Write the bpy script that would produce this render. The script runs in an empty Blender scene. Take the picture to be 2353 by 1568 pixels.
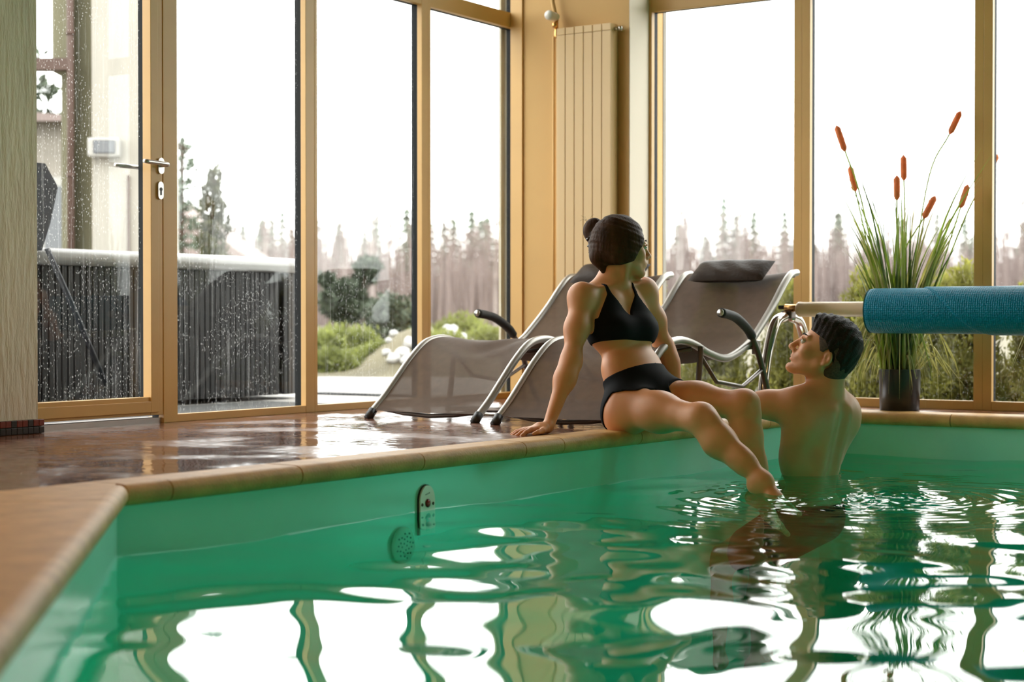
import bpy, bmesh, math, random
import numpy as np
from mathutils import Vector, Matrix

# ------------------------------------------------------------------ camera, sky, exposure
scene = bpy.context.scene
FPX, PITCH, PHI, CAM_H = 3843.05, 0.0132649, 0.985822756, 0.4244
cam_data = bpy.data.cameras.new('camera')
cam = bpy.data.objects.new('camera', cam_data)
scene.collection.objects.link(cam)
cam.location = (0, 0, CAM_H)
cam.rotation_euler = (math.pi / 2 - PITCH, 0, 0)
cam_data.sensor_width = 36.0
cam_data.lens = 36.0 * FPX / 2353.0
cam_data.clip_start, cam_data.clip_end = 0.05, 1000
cam_data.dof.use_dof = True
cam_data.dof.focus_distance = 6.35
cam_data.dof.aperture_fstop = 2.7
scene.camera = cam

world = bpy.data.worlds.new('overcast_sky')
scene.world = world
world.use_nodes = True
wbg = world.node_tree.nodes['Background']
wbg.inputs['Color'].default_value = (1.0, 0.985, 0.965, 1)
wbg.inputs['Strength'].default_value = 5.0

vs = scene.view_settings
vs.view_transform = 'Standard'
vs.look = 'None'
vs.gamma = 1.0
vs.use_curve_mapping = False
vs.exposure = 0.45
try:
    scene.cycles.use_denoising = True
    scene.cycles.max_bounces = 10
    scene.cycles.diffuse_bounces = 5
    scene.cycles.glossy_bounces = 5
    scene.cycles.transparent_max_bounces = 24
    scene.cycles.sample_clamp_indirect = 6.0
except Exception:
    pass

LAMP_WARM = 2.0      # scale of the warm ceiling lamps
POOL_FILL = 7.0      # scale of the added underwater fill lamps

# ------------------------------------------------------------------ helpers
UX, UY = math.cos(PHI), math.sin(PHI)          # along the left glass wall, away from the camera
NX, NY = UY, -UX                               # along the right glass wall, to the right
CX, CY = -4.9485 * NX + 7.667 * UX, -4.9485 * NY + 7.667 * UY
ROOM_ROT = math.atan2(NY, NX)
ROOM_M = Matrix.Translation((CX, CY, 0)) @ Matrix.Rotation(ROOM_ROT, 4, 'Z')

def rw(x, y, z=0.0):
    """room coordinates to world"""
    return np.array([CX + x * NX + y * UX, CY + x * NY + y * UY, z])

def P(px, py, Y):
    """a photograph point at distance Y in front of the camera"""
    x = (px - 1176.5) / FPX; y = -(py - 784.0) / FPX
    d = np.array([x, math.cos(PITCH) + y * math.sin(PITCH), y * math.cos(PITCH) - math.sin(PITCH)])
    return np.array([0, 0, CAM_H]) + Y / d[1] * d

col = scene.collection
RNG = random.Random(7)
NPR = np.random.default_rng(11)

def tag(o, label=None, cat=None, group=None, kind=None):
    if label: o['label'] = label
    if cat: o['category'] = cat
    if group: o['group'] = group
    if kind: o['kind'] = kind
    return o

def empty(name, loc=(0, 0, 0), rz=0.0, parent=None):
    o = bpy.data.objects.new(name, None)
    o.empty_display_size = 0.1
    col.objects.link(o)
    o.location = loc; o.rotation_euler = (0, 0, rz)
    if parent: o.parent = parent
    return o

def room_empty(name, x=0.0, y=0.0, z=0.0, parent=None):
    w = rw(x, y, z)
    return empty(name, tuple(w), ROOM_ROT, parent)

def link(name, me, parent=None, room=False, loc=None, rz=None):
    o = bpy.data.objects.new(name, me)
    col.objects.link(o)
    if parent: o.parent = parent
    if room:
        o.location = (CX, CY, 0); o.rotation_euler = (0, 0, ROOM_ROT)
    if loc is not None: o.location = loc
    if rz is not None: o.rotation_euler = (0, 0, rz)
    return o

class MB:
    def __init__(s): s.v = []; s.f = []; s.m = []; s.mi = 0
    def add(s, vs_, fs):
        b = len(s.v); s.v.extend([tuple(map(float, p)) for p in vs_])
        s.f.extend([tuple(i + b for i in f) for f in fs]); s.m.extend([s.mi] * len(fs)); return s
    def box(s, x0, x1, y0, y1, z0, z1, bev=0.0):
        if bev <= 0:
            vs_ = [(x0,y0,z0),(x1,y0,z0),(x1,y1,z0),(x0,y1,z0),(x0,y0,z1),(x1,y0,z1),(x1,y1,z1),(x0,y1,z1)]
            return s.add(vs_, [(0,3,2,1),(4,5,6,7),(0,1,5,4),(1,2,6,5),(2,3,7,6),(3,0,4,7)])
        bm = bmesh.new(); bmesh.ops.create_cube(bm, size=1)
        for v in bm.verts:
            v.co = ((x0+x1)/2 + v.co.x*(x1-x0), (y0+y1)/2 + v.co.y*(y1-y0), (z0+z1)/2 + v.co.z*(z1-z0))
        bmesh.ops.bevel(bm, geom=bm.edges[:], offset=bev, segments=2, affect='EDGES', profile=0.6)
        bm.verts.index_update()
        s.add([tuple(v.co) for v in bm.verts], [[v.index for v in f.verts] for f in bm.faces]); bm.free(); return s
    def tube(s, pts, r, n=10, cap=True, closed=False):
        pts = [np.array(p, float) for p in pts]; m = len(pts)
        rr = r if hasattr(r, '__len__') else [r] * m
        up = None; rings = []
        for i, p in enumerate(pts):
            a = pts[(i - 1) % m] if (i > 0 or closed) else p
            b = pts[(i + 1) % m] if (i < m - 1 or closed) else p
            t = b - a; t /= (np.linalg.norm(t) + 1e-9)
            if up is None:
                up = np.cross(t, [0, 0, 1.0])
                if np.linalg.norm(up) < 1e-3: up = np.cross(t, [1.0, 0, 0])
            up = up - t * (up @ t); up /= (np.linalg.norm(up) + 1e-9)
            w = np.cross(t, up)
            rings.append([p + rr[i] * (math.cos(2*math.pi*k/n) * up + math.sin(2*math.pi*k/n) * w) for k in range(n)])
        vs_ = [q for ring in rings for q in ring]; fs = []
        for i in range(m if closed else m - 1):
            j = (i + 1) % m
            for k in range(n):
                fs.append((i*n+k, i*n+(k+1)%n, j*n+(k+1)%n, j*n+k))
        if cap and not closed:
            fs.append(tuple(range(n))[::-1]); fs.append(tuple((m-1)*n + k for k in range(n)))
        return s.add(vs_, fs)
    def lathe(s, prof, n=24, c=(0,0,0), ax='z'):
        vs_ = []
        for r, h in prof:
            for k in range(n):
                a = 2*math.pi*k/n; p = (r*math.cos(a), r*math.sin(a), h)
                if ax == 'x': p = (p[2], p[0], p[1])
                elif ax == 'y': p = (p[1], p[2], p[0])
                vs_.append((p[0]+c[0], p[1]+c[1], p[2]+c[2]))
        m = len(prof); fs = []
        for i in range(m-1):
            for k in range(n): fs.append((i*n+k, i*n+(k+1)%n, (i+1)*n+(k+1)%n, (i+1)*n+k))
        if prof[0][0] > 1e-6: fs.append(tuple(range(n))[::-1])
        if prof[-1][0] > 1e-6: fs.append(tuple((m-1)*n+k for k in range(n)))
        return s.add(vs_, fs)
    def sphere(s, c, r, n=14, m=9):
        rx, ry, rz = r if hasattr(r, '__len__') else (r, r, r)
        prof = [(math.sin(math.pi*i/m), -math.cos(math.pi*i/m)) for i in range(m+1)]
        vs_ = []; fs = []
        for a, h in prof:
            for k in range(n):
                t = 2*math.pi*k/n; vs_.append((c[0]+rx*a*math.cos(t), c[1]+ry*a*math.sin(t), c[2]+rz*h))
        for i in range(m):
            for k in range(n): fs.append((i*n+k, i*n+(k+1)%n, (i+1)*n+(k+1)%n, (i+1)*n+k))
        return s.add(vs_, fs)
    def prism(s, poly, z0, z1):
        n = len(poly)
        vs_ = [(p[0], p[1], z0) for p in poly] + [(p[0], p[1], z1) for p in poly]
        fs = [tuple(range(n))[::-1], tuple(range(n, 2*n))] + [(i, (i+1)%n, n+(i+1)%n, n+i) for i in range(n)]
        return s.add(vs_, fs)
    def mesh(s, name, mats, smooth=False):
        me = bpy.data.meshes.new(name); me.from_pydata(s.v, [], s.f)
        for m in (mats if isinstance(mats, (list, tuple)) else [mats]): me.materials.append(m)
        if any(s.m): me.polygons.foreach_set('material_index', s.m)
        if smooth: me.polygons.foreach_set('use_smooth', [True] * len(me.polygons))
        me.update(); return me
    def build(s, name, mats, parent=None, smooth=False, room=False, loc=None, rz=None):
        me = s.mesh(name, mats, smooth)
        if smooth == 'auto':
            try: me.set_sharp_from_angle(angle=0.6)
            except Exception: pass
        return link(name, me, parent, room, loc, rz)

def copy_tree(o, parent=None):
    c = o.copy(); col.objects.link(c); c.parent = parent
    for ch in list(o.children): copy_tree(ch, c)
    return c

def spline(pts, n=8):
    """Catmull-Rom through pts"""
    pts = [np.array(p, float) for p in pts]; out = []
    q = [2*pts[0]-pts[1]] + pts + [2*pts[-1]-pts[-2]]
    for i in range(1, len(q)-2):
        for k in range(n):
            t = k/n
            out.append(0.5*((2*q[i]) + (-q[i-1]+q[i+1])*t + (2*q[i-1]-5*q[i]+4*q[i+1]-q[i+2])*t*t + (-q[i-1]+3*q[i]-3*q[i+1]+q[i+2])*t**3))
    out.append(pts[-1]); return out

# ------------------------------------------------------------------ materials
def newmat(name):
    m = bpy.data.materials.new(name); m.use_nodes = True
    nt = m.node_tree; b = nt.nodes['Principled BSDF']; return m, nt, b

def setp(b, **k):
    al = {'color': 'Base Color', 'rough': 'Roughness', 'metal': 'Metallic', 'spec': 'Specular IOR Level', 'coat': 'Coat Weight',
          'sss': 'Subsurface Weight', 'sheen': 'Sheen Weight', 'trans': 'Transmission Weight'}
    for n, v in k.items():
        s = b.inputs.get(al[n])
        if s is None: continue
        s.default_value = (*v, 1) if n == 'color' else v

def mat(name, color, rough=0.5, metal=0.0, spec=0.5, var=0.0, vscale=6.0, bump=0.0, bscale=60.0, stretch=(1,1,1), coat=0.0, sheen=0.0, detail=4.0):
    m, nt, b = newmat(name)
    setp(b, color=color, rough=rough, metal=metal, spec=spec, coat=coat, sheen=sheen)
    if var or bump:
        tc = nt.nodes.new('ShaderNodeTexCoord'); mp = nt.nodes.new('ShaderNodeMapping')
        mp.inputs['Scale'].default_value = stretch
        nt.links.new(tc.outputs['Object'], mp.inputs['Vector'])
    if var:
        nz = nt.nodes.new('ShaderNodeTexNoise'); nz.inputs['Scale'].default_value = vscale; nz.inputs['Detail'].default_value = detail
        nt.links.new(mp.outputs[0], nz.inputs['Vector'])
        cr = nt.nodes.new('ShaderNodeValToRGB')
        cr.color_ramp.elements[0].position = 0.3; cr.color_ramp.elements[1].position = 0.7
        cr.color_ramp.elements[0].color = (*[c*(1-var) for c in color], 1)
        cr.color_ramp.elements[1].color = (*[min(1, c*(1+var)) for c in color], 1)
        nt.links.new(nz.outputs['Fac'], cr.inputs['Fac']); nt.links.new(cr.outputs['Color'], b.inputs['Base Color'])
    if bump:
        n2 = nt.nodes.new('ShaderNodeTexNoise'); n2.inputs['Scale'].default_value = bscale; n2.inputs['Detail'].default_value = 6
        nt.links.new(mp.outputs[0], n2.inputs['Vector'])
        bp = nt.nodes.new('ShaderNodeBump'); bp.inputs['Strength'].default_value = bump; bp.inputs['Distance'].default_value = 0.01
        nt.links.new(n2.outputs['Fac'], bp.inputs['Height']); nt.links.new(bp.outputs[0], b.inputs['Normal'])
    return m

def emit(name, color, strength):
    m = bpy.data.materials.new(name); m.use_nodes = True; nt = m.node_tree; nt.nodes.clear()
    e = nt.nodes.new('ShaderNodeEmission'); o = nt.nodes.new('ShaderNodeOutputMaterial')
    e.inputs['Color'].default_value = (*color, 1); e.inputs['Strength'].default_value = strength
    nt.links.new(e.outputs[0], o.inputs['Surface']); return m

M = {}
M['frame'] = mat('tan_frame_paint', (0.62, 0.37, 0.115), 0.42, var=0.06, vscale=3)
M['gasket'] = mat('black_gasket', (0.010, 0.011, 0.012), 0.6, spec=0.15)
M['wall'] = mat('warm_lit_wall_paint', (0.58, 0.36, 0.13), 0.7, var=0.05, vscale=2, bump=0.06, bscale=180)  # cream wall with the warm lamplight put into its ochre colour
M['plaster'] = mat('combed_plaster', (0.66, 0.61, 0.49), 0.85, var=0.12, vscale=9, bump=0.9, bscale=46, stretch=(1, 1, 0.22))
M['ext_plaster'] = mat('exterior_plaster', (0.50, 0.45, 0.34), 0.9, var=0.1, vscale=8, bump=0.6, bscale=30, stretch=(1, 1, 0.3))
M['pale_plaster'] = mat('pale_exterior_plaster', (0.30, 0.28, 0.245), 0.9, var=0.08, vscale=6, bump=0.5, bscale=30, stretch=(1, 1, 0.3))
M['olive_plaster'] = mat('olive_exterior_plaster', (0.13, 0.12, 0.075), 0.9, var=0.12, vscale=6, bump=0.5, bscale=30, stretch=(1, 1, 0.3))
M['ceiling'] = mat('wood_ceiling', (0.36, 0.24, 0.12), 0.7, var=.15, vscale=4)
M['reveal'] = mat('daylit_reveal_paint', (0.74, 0.66, 0.54), 0.7)  # same cream wall paint, daylight put into the paler tone
M['hall'] = mat('brown_hall_wall', (0.30, 0.20, 0.11), 0.8, var=.1, vscale=2)
M['radiator'] = mat('sand_enamel', (0.66, 0.46, 0.22), 0.35)
M['white'] = mat('white_plastic', (0.8, 0.78, 0.73), 0.4)
M['brass'] = mat('brass', (0.8, 0.45, 0.16), 0.25, metal=1)
M['chrome'] = mat('stainless_steel', (0.62, 0.58, 0.53), 0.14, metal=1)
M['steel'] = mat('brushed_steel', (0.55, 0.53, 0.5), 0.32, metal=1, bump=0.05, bscale=200, stretch=(1, 1, 12))
M['plate'] = mat('satin_steel_plate', (0.80, 0.76, 0.70), 0.4, metal=0.1)
M['dark'] = mat('black_plastic', (0.02, 0.02, 0.022), 0.4)
M['coping'] = mat('sand_coping_stone', (0.52, 0.30, 0.105), 0.5, spec=0.25, var=0.16, vscale=14, bump=0.25, bscale=120)
M['coping_diag'] = M['coping']
M['liner'] = mat('turquoise_pool_liner', (0.26, 0.68, 0.55), 0.3, var=0.05, vscale=3, bump=0.08, bscale=9)
M['sling'] = mat('taupe_textile_sling', (0.100, 0.066, 0.046), 0.55, spec=0.06, var=0.08, vscale=30, bump=0.2, bscale=900)
M['rail'] = mat('silver_rail', (0.42, 0.40, 0.37), 0.38, metal=0.7)
M['bronze'] = mat('bronze_tube', (0.13, 0.1, 0.085), 0.35, metal=0.6)
M['foam'] = mat('black_foam_grip', (0.02, 0.018, 0.017), 0.6, bump=0.3, bscale=400)
M['cushion'] = mat('dark_brown_cushion', (0.030, 0.019, 0.013), 0.5, spec=0.12, var=0.1, vscale=20, bump=0.2, bscale=60)
M['cover'] = mat('blue_bubble_cover', (0.0, 0.16, 0.26), 0.38, spec=0.15)
M['tube_white'] = mat('white_roller_tube', (0.74, 0.58, 0.40), 0.35)
M['pot'] = mat('black_pot', (0.012, 0.012, 0.013), 0.35)
M['soil'] = mat('dark_soil', (0.03, 0.022, 0.015), 0.9)
M['leaf'] = mat('reed_leaf_green', (0.33, 0.40, 0.11), 0.42, var=0.35, vscale=7)
M['leaf_dark'] = mat('reed_leaf_dark_green', (0.14, 0.21, 0.065), 0.42, var=0.3, vscale=7)
M['leaf_pale'] = mat('reed_leaf_pale', (0.50, 0.48, 0.25), 0.45, var=0.25, vscale=9)
M['cattail'] = mat('orange_cattail', (0.80, 0.29, 0.115), 0.8, var=0.15, vscale=40, bump=0.4, bscale=300)
M['tub_white'] = mat('white_acrylic', (0.27, 0.265, 0.26), 0.25)
M['tub_dark'] = mat('charcoal_slat', (0.014, 0.0135, 0.015), 0.5, spec=0.3, var=0.3, vscale=12, bump=0.2, bscale=40, stretch=(1, 1, 0.1))
M['umbrella'] = mat('navy_vinyl_cover', (0.016, 0.018, 0.026), 0.5)
M['brown_wood'] = mat('brown_metal', (0.055, 0.026, 0.017), 0.6)
M['red_tile'] = mat('red_mosaic_tile', (0.16, 0.03, 0.02), 0.3, var=0.2, vscale=40)
M['dark_tile'] = mat('dark_mosaic_tile', (0.022, 0.022, 0.024), 0.3, var=0.2, vscale=40)
M['grout'] = mat('grey_grout', (0.08, 0.07, 0.06), 0.9)
M['red'] = mat('red_button_plastic', (0.25, 0.01, 0.012), 0.25)
M['cloth'] = mat('black_swim_fabric', (0.0055, 0.006, 0.008), 0.8, bump=0.1, bscale=500, spec=0.12)
M['bikini'] = M['cloth']
M['hair_w'] = mat('dark_brown_hair', (0.045, 0.019, 0.007), 0.62, spec=0.15, var=0.4, vscale=30, bump=0.5, bscale=90, stretch=(1, 1, 0.25))
M['hair_m'] = mat('near_black_hair', (0.014, 0.007, 0.004), 0.6, spec=0.25, var=0.4, vscale=40, bump=0.8, bscale=160)
M['clip'] = mat('tortoise_hair_clip', (0.02, 0.01, 0.007), 0.2)
M['lip'] = mat('lips', (0.55, 0.20, 0.15), 0.45)
M['eye'] = mat('eyeball', (0.55, 0.52, 0.48), 0.15)
M['iris'] = mat('iris', (0.03, 0.02, 0.012), 0.1)
M['juniper'] = mat('yellow_green_juniper', (0.145, 0.16, 0.045), 0.7, var=0.45, vscale=5)
M['thuja'] = mat('green_thuja', (0.17, 0.165, 0.035), 0.7, var=0.6, vscale=4)
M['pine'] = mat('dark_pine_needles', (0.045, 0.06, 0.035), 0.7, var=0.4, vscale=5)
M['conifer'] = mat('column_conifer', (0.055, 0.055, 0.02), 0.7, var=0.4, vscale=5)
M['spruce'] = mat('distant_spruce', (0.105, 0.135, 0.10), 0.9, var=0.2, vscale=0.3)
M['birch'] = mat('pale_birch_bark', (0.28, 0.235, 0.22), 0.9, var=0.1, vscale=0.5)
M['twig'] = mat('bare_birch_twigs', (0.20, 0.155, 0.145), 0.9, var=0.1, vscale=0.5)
M['bark'] = mat('brown_bark', (0.06, 0.04, 0.028), 0.9, var=0.3, vscale=20)
M['grass'] = mat('garden_ground', (0.10, 0.085, 0.05), 0.95, var=0.35, vscale=1.5)
M['paving'] = mat('pale_paving', (0.30, 0.285, 0.27), 0.8, var=0.1, vscale=4)
M['stone'] = mat('white_garden_stone', (0.42, 0.41, 0.40), 0.8, var=0.1, vscale=8)
M['gravel'] = mat('dark_gravel', (0.05, 0.05, 0.05), 0.9, var=0.6, vscale=60)
M['grate'] = mat('dark_drain_grate', (0.06, 0.06, 0.065), 0.6)
M['far_wall'] = mat('distant_house_render', (0.21, 0.19, 0.165), 0.9, var=0.15, vscale=1.2, stretch=(0.3, 0.3, 3))
M['lamp_grey'] = mat('flood_lamp_glass', (0.10, 0.105, 0.115), 0.3)
M['lamp_white'] = mat('flood_lamp_body', (0.29, 0.28, 0.26), 0.4)
M['crown'] = M['spruce']

def leafy(key, amount, gain=1.6):
    m = M[key]; nt = m.node_tree; b = nt.nodes['Principled BSDF']; out = nt.nodes['Material Output']
    t = nt.nodes.new('ShaderNodeBsdfTranslucent'); mx = nt.nodes.new('ShaderNodeMixShader'); mx.inputs[0].default_value = amount
    src = b.inputs['Base Color'].links[0].from_socket if b.inputs['Base Color'].links else None
    if src is not None:
        g = nt.nodes.new('ShaderNodeMixRGB'); g.blend_type = 'MULTIPLY'; g.inputs[0].default_value = 1; g.inputs[2].default_value = (gain, gain, gain, 1)
        nt.links.new(src, g.inputs[1]); nt.links.new(g.outputs[0], t.inputs['Color'])
    nt.links.new(b.outputs[0], mx.inputs[1]); nt.links.new(t.outputs[0], mx.inputs[2]); nt.links.new(mx.outputs[0], out.inputs['Surface'])
for k_ in ('leaf', 'leaf_dark', 'leaf_pale', 'juniper', 'thuja'): leafy(k_, .45)
leafy('cattail', .25, 1.2)

def skin_mat(name, c1, c2):
    m, nt, b = newmat(name)
    setp(b, color=c1, rough=0.46, spec=0.4, sss=0.10)
    b.inputs['Subsurface Radius'].default_value = (0.012, 0.005, 0.003)
    b.inputs['Subsurface Scale'].default_value = 1.0
    tc = nt.nodes.new('ShaderNodeTexCoord')
    nz = nt.nodes.new('ShaderNodeTexNoise'); nz.inputs['Scale'].default_value = 9; nz.inputs['Detail'].default_value = 5
    nt.links.new(tc.outputs['Object'], nz.inputs['Vector'])
    cr = nt.nodes.new('ShaderNodeValToRGB'); cr.color_ramp.elements[0].position = .3; cr.color_ramp.elements[1].position = .7
    cr.color_ramp.elements[0].color = (*c1, 1); cr.color_ramp.elements[1].color = (*c2, 1)
    nt.links.new(nz.outputs['Fac'], cr.inputs['Fac']); nt.links.new(cr.outputs[0], b.inputs['Base Color'])
    n2 = nt.nodes.new('ShaderNodeTexNoise'); n2.inputs['Scale'].default_value = 260; n2.inputs['Detail'].default_value = 3
    nt.links.new(tc.outputs['Object'], n2.inputs['Vector'])
    bp = nt.nodes.new('ShaderNodeBump'); bp.inputs['Strength'].default_value = .08; bp.inputs['Distance'].default_value = .004
    nt.links.new(n2.outputs['Fac'], bp.inputs['Height']); nt.links.new(bp.outputs[0], b.inputs['Normal'])
    return m
M['skin_w'] = skin_mat('skin_light', (0.60, 0.262, 0.115), (0.66, 0.30, 0.14))
M['skin_m'] = skin_mat('skin_light_tanned', (0.56, 0.255, 0.12), (0.62, 0.29, 0.145))

def mosaic_mat():
    m, nt, b = newmat('wet_mosaic_floor')
    tc = nt.nodes.new('ShaderNodeTexCoord')
    br = nt.nodes.new('ShaderNodeTexBrick'); br.offset = 0.0
    br.inputs['Scale'].default_value = 1.0; br.inputs['Brick Width'].default_value = 0.026; br.inputs['Row Height'].default_value = 0.026
    br.inputs['Mortar Size'].default_value = 0.0016; br.inputs['Mortar Smooth'].default_value = 0.2
    br.inputs['Color1'].default_value = (0.15, 0.045, 0.026, 1); br.inputs['Color2'].default_value = (0.26, 0.10, 0.055, 1)
    br.inputs['Mortar'].default_value = (0.12, 0.09, 0.07, 1)
    nt.links.new(tc.outputs['Object'], br.inputs['Vector'])
    nt.links.new(br.outputs['Color'], b.inputs['Base Color'])
    nz = nt.nodes.new('ShaderNodeTexNoise'); nz.inputs['Scale'].default_value = 3.0; nz.inputs['Detail'].default_value = 3
    nt.links.new(tc.outputs['Object'], nz.inputs['Vector'])
    cr = nt.nodes.new('ShaderNodeValToRGB')
    cr.color_ramp.elements[0].position = .42; cr.color_ramp.elements[0].color = (.05, .05, .05, 1)
    cr.color_ramp.elements[1].position = .62; cr.color_ramp.elements[1].color = (.24, .24, .24, 1)
    nt.links.new(nz.outputs['Fac'], cr.inputs['Fac']); nt.links.new(cr.outputs[0], b.inputs['Roughness'])
    n2 = nt.nodes.new('ShaderNodeTexNoise'); n2.inputs['Scale'].default_value = 14; n2.inputs['Detail'].default_value = 3
    nt.links.new(tc.outputs['Object'], n2.inputs['Vector'])
    mu = nt.nodes.new('ShaderNodeMath'); mu.operation = 'MULTIPLY'; mu.inputs[1].default_value = -1.6
    nt.links.new(br.outputs['Fac'], mu.inputs[0])
    m2 = nt.nodes.new('ShaderNodeMath'); m2.operation = 'MULTIPLY'
    nt.links.new(mu.outputs[0], m2.inputs[0]); nt.links.new(cr.outputs[0], m2.inputs[1])
    ad = nt.nodes.new('ShaderNodeMath'); ad.operation = 'MULTIPLY_ADD'; ad.inputs[1].default_value = 0.55
    nt.links.new(n2.outputs['Fac'], ad.inputs[0]); nt.links.new(m2.outputs[0], ad.inputs[2])
    bp = nt.nodes.new('ShaderNodeBump'); bp.inputs['Strength'].default_value = .55; bp.inputs['Distance'].default_value = .006
    nt.links.new(ad.outputs[0], bp.inputs['Height']); nt.links.new(bp.outputs[0], b.inputs['Normal'])
    sn = nt.nodes.new('ShaderNodeVectorMath'); sn.operation = 'SNAP'; sn.inputs[1].default_value = (.026, .026, .026)
    nt.links.new(tc.outputs['Object'], sn.inputs[0])
    wn = nt.nodes.new('ShaderNodeTexWhiteNoise'); wn.noise_dimensions = '2D'; nt.links.new(sn.outputs[0], wn.inputs['Vector'])
    su = nt.nodes.new('ShaderNodeVectorMath'); su.operation = 'SUBTRACT'; su.inputs[1].default_value = (.5, .5, .5); nt.links.new(wn.outputs['Color'], su.inputs[0])
    scl = nt.nodes.new('ShaderNodeVectorMath'); scl.operation = 'SCALE'; nt.links.new(su.outputs[0], scl.inputs[0])
    tl_ = nt.nodes.new('ShaderNodeMath'); tl_.operation = 'MULTIPLY'; tl_.inputs[1].default_value = .34
    nt.links.new(cr.outputs[0], tl_.inputs[0]); nt.links.new(tl_.outputs[0], scl.inputs['Scale'])
    ge = nt.nodes.new('ShaderNodeNewGeometry'); av = nt.nodes.new('ShaderNodeVectorMath'); av.operation = 'ADD'
    nt.links.new(ge.outputs['Normal'], av.inputs[0]); nt.links.new(scl.outputs[0], av.inputs[1])
    no = nt.nodes.new('ShaderNodeVectorMath'); no.operation = 'NORMALIZE'; nt.links.new(av.outputs[0], no.inputs[0])
    nt.links.new(no.outputs[0], bp.inputs['Normal'])
    setp(b, spec=0.55)
    return m
M['mosaic'] = mosaic_mat()

def schlick(nt, f0):
    N = nt.nodes.new; L = nt.links.new
    lw = N('ShaderNodeLayerWeight'); lw.inputs['Blend'].default_value = 0.5
    pw_ = N('ShaderNodeMath'); pw_.operation = 'POWER'; pw_.inputs[1].default_value = 5.0; L(lw.outputs['Facing'], pw_.inputs[0])
    ma = N('ShaderNodeMath'); ma.operation = 'MULTIPLY_ADD'; ma.inputs[1].default_value = 1-f0; ma.inputs[2].default_value = f0; L(pw_.outputs[0], ma.inputs[0])
    return ma

def glass_mat(name, wet):
    m = bpy.data.materials.new(name); m.use_nodes = True; nt = m.node_tree; nt.nodes.clear()
    N = nt.nodes.new; L = nt.links.new
    out = N('ShaderNodeOutputMaterial'); tr = N('ShaderNodeBsdfTransparent'); gl = N('ShaderNodeBsdfGlossy')
    tr.inputs['Color'].default_value = (.93, .95, .94, 1); gl.inputs['Roughness'].default_value = 0.0
    fr = schlick(nt, 0.022)
    mx = N('ShaderNodeMixShader'); L(fr.outputs[0], mx.inputs[0]); L(tr.outputs[0], mx.inputs[1]); L(gl.outputs[0], mx.inputs[2])
    last = mx
    if wet > 0:
        tc = N('ShaderNodeTexCoord')
        mp = N('ShaderNodeMapping'); mp.inputs['Scale'].default_value = (1, 1, 0.55); L(tc.outputs['Object'], mp.inputs['Vector'])
        vo = N('ShaderNodeTexVoronoi'); vo.inputs['Scale'].default_value = 96; L(mp.outputs[0], vo.inputs['Vector'])
        lt = N('ShaderNodeMath'); lt.operation = 'LESS_THAN'; lt.inputs[1].default_value = 0.19; L(vo.outputs['Distance'], lt.inputs[0])
        nz = N('ShaderNodeTexNoise'); nz.inputs['Scale'].default_value = 5; L(tc.outputs['Object'], nz.inputs['Vector'])
        gt = N('ShaderNodeMath'); gt.operation = 'GREATER_THAN'; gt.inputs[1].default_value = 0.44; L(nz.outputs['Fac'], gt.inputs[0])
        dr = N('ShaderNodeMath'); dr.operation = 'MULTIPLY'; L(lt.outputs[0], dr.inputs[0]); L(gt.outputs[0], dr.inputs[1])
        mp2 = N('ShaderNodeMapping'); mp2.inputs['Scale'].default_value = (1, 1, 0.02); L(tc.outputs['Object'], mp2.inputs['Vector'])
        n3 = N('ShaderNodeTexNoise'); n3.inputs['Scale'].default_value = 95; n3.inputs['Detail'].default_value = 2; L(mp2.outputs[0], n3.inputs['Vector'])
        mr = N('ShaderNodeMapRange'); mr.inputs['From Min'].default_value = .58; mr.inputs['From Max'].default_value = .74
        mr.inputs['To Max'].default_value = .30; L(n3.outputs['Fac'], mr.inputs['Value'])
        mxm = N('ShaderNodeMath'); mxm.operation = 'MAXIMUM'; 
        d8 = N('ShaderNodeMath'); d8.operation = 'MULTIPLY'; d8.inputs[1].default_value = 1.0; L(dr.outputs[0], d8.inputs[0])
        L(d8.outputs[0], mxm.inputs[0]); L(mr.outputs[0], mxm.inputs[1])
        wz = N('ShaderNodeMath'); wz.operation = 'MULTIPLY'; wz.inputs[1].default_value = wet; L(mxm.outputs[0], wz.inputs[0])
        df = N('ShaderNodeBsdfTranslucent'); df.inputs['Color'].default_value = (.8, .8, .8, 1)
        d2 = N('ShaderNodeBsdfDiffuse'); d2.inputs['Color'].default_value = (.5, .5, .5, 1)
        md = N('ShaderNodeMixShader'); md.inputs[0].default_value = .4; L(df.outputs[0], md.inputs[1]); L(d2.outputs[0], md.inputs[2])
        m2 = N('ShaderNodeMixShader'); L(wz.outputs[0], m2.inputs[0]); L(mx.outputs[0], m2.inputs[1]); L(md.outputs[0], m2.inputs[2])
        last = m2
    L(last.outputs[0], out.inputs['Surface']); return m
M['glass'] = glass_mat('window_glass', 0.10)
M['glass_wet'] = glass_mat('rain_streaked_glass', 0.28)

def water_mat():
    m = bpy.data.materials.new('pool_water'); m.use_nodes = True; nt = m.node_tree; nt.nodes.clear()
    N = nt.nodes.new; L = nt.links.new
    out = N('ShaderNodeOutputMaterial'); tr = N('ShaderNodeBsdfTransparent'); gl = N('ShaderNodeBsdfGlossy')
    tr.inputs['Color'].default_value = (0.18, 0.99, 0.77, 1); gl.inputs['Roughness'].default_value = 0.0
    fr = schlick(nt, 0.02)
    mx = N('ShaderNodeMixShader'); L(fr.outputs[0], mx.inputs[0]); L(tr.outputs[0], mx.inputs[1]); L(gl.outputs[0], mx.inputs[2])
    L(mx.outputs[0], out.inputs['Surface']); return m
M['water'] = water_mat()

# ------------------------------------------------------------------ room shell
WATER_Z = -0.195
DEPTH_Z = -1.40
POOL = [np.array(p) for p in ((1.88, -0.43), (1.775, -4.65), (4.589, -7.766), (8.2, -7.766), (9.6, -6.2), (9.6, -0.43))]

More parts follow.
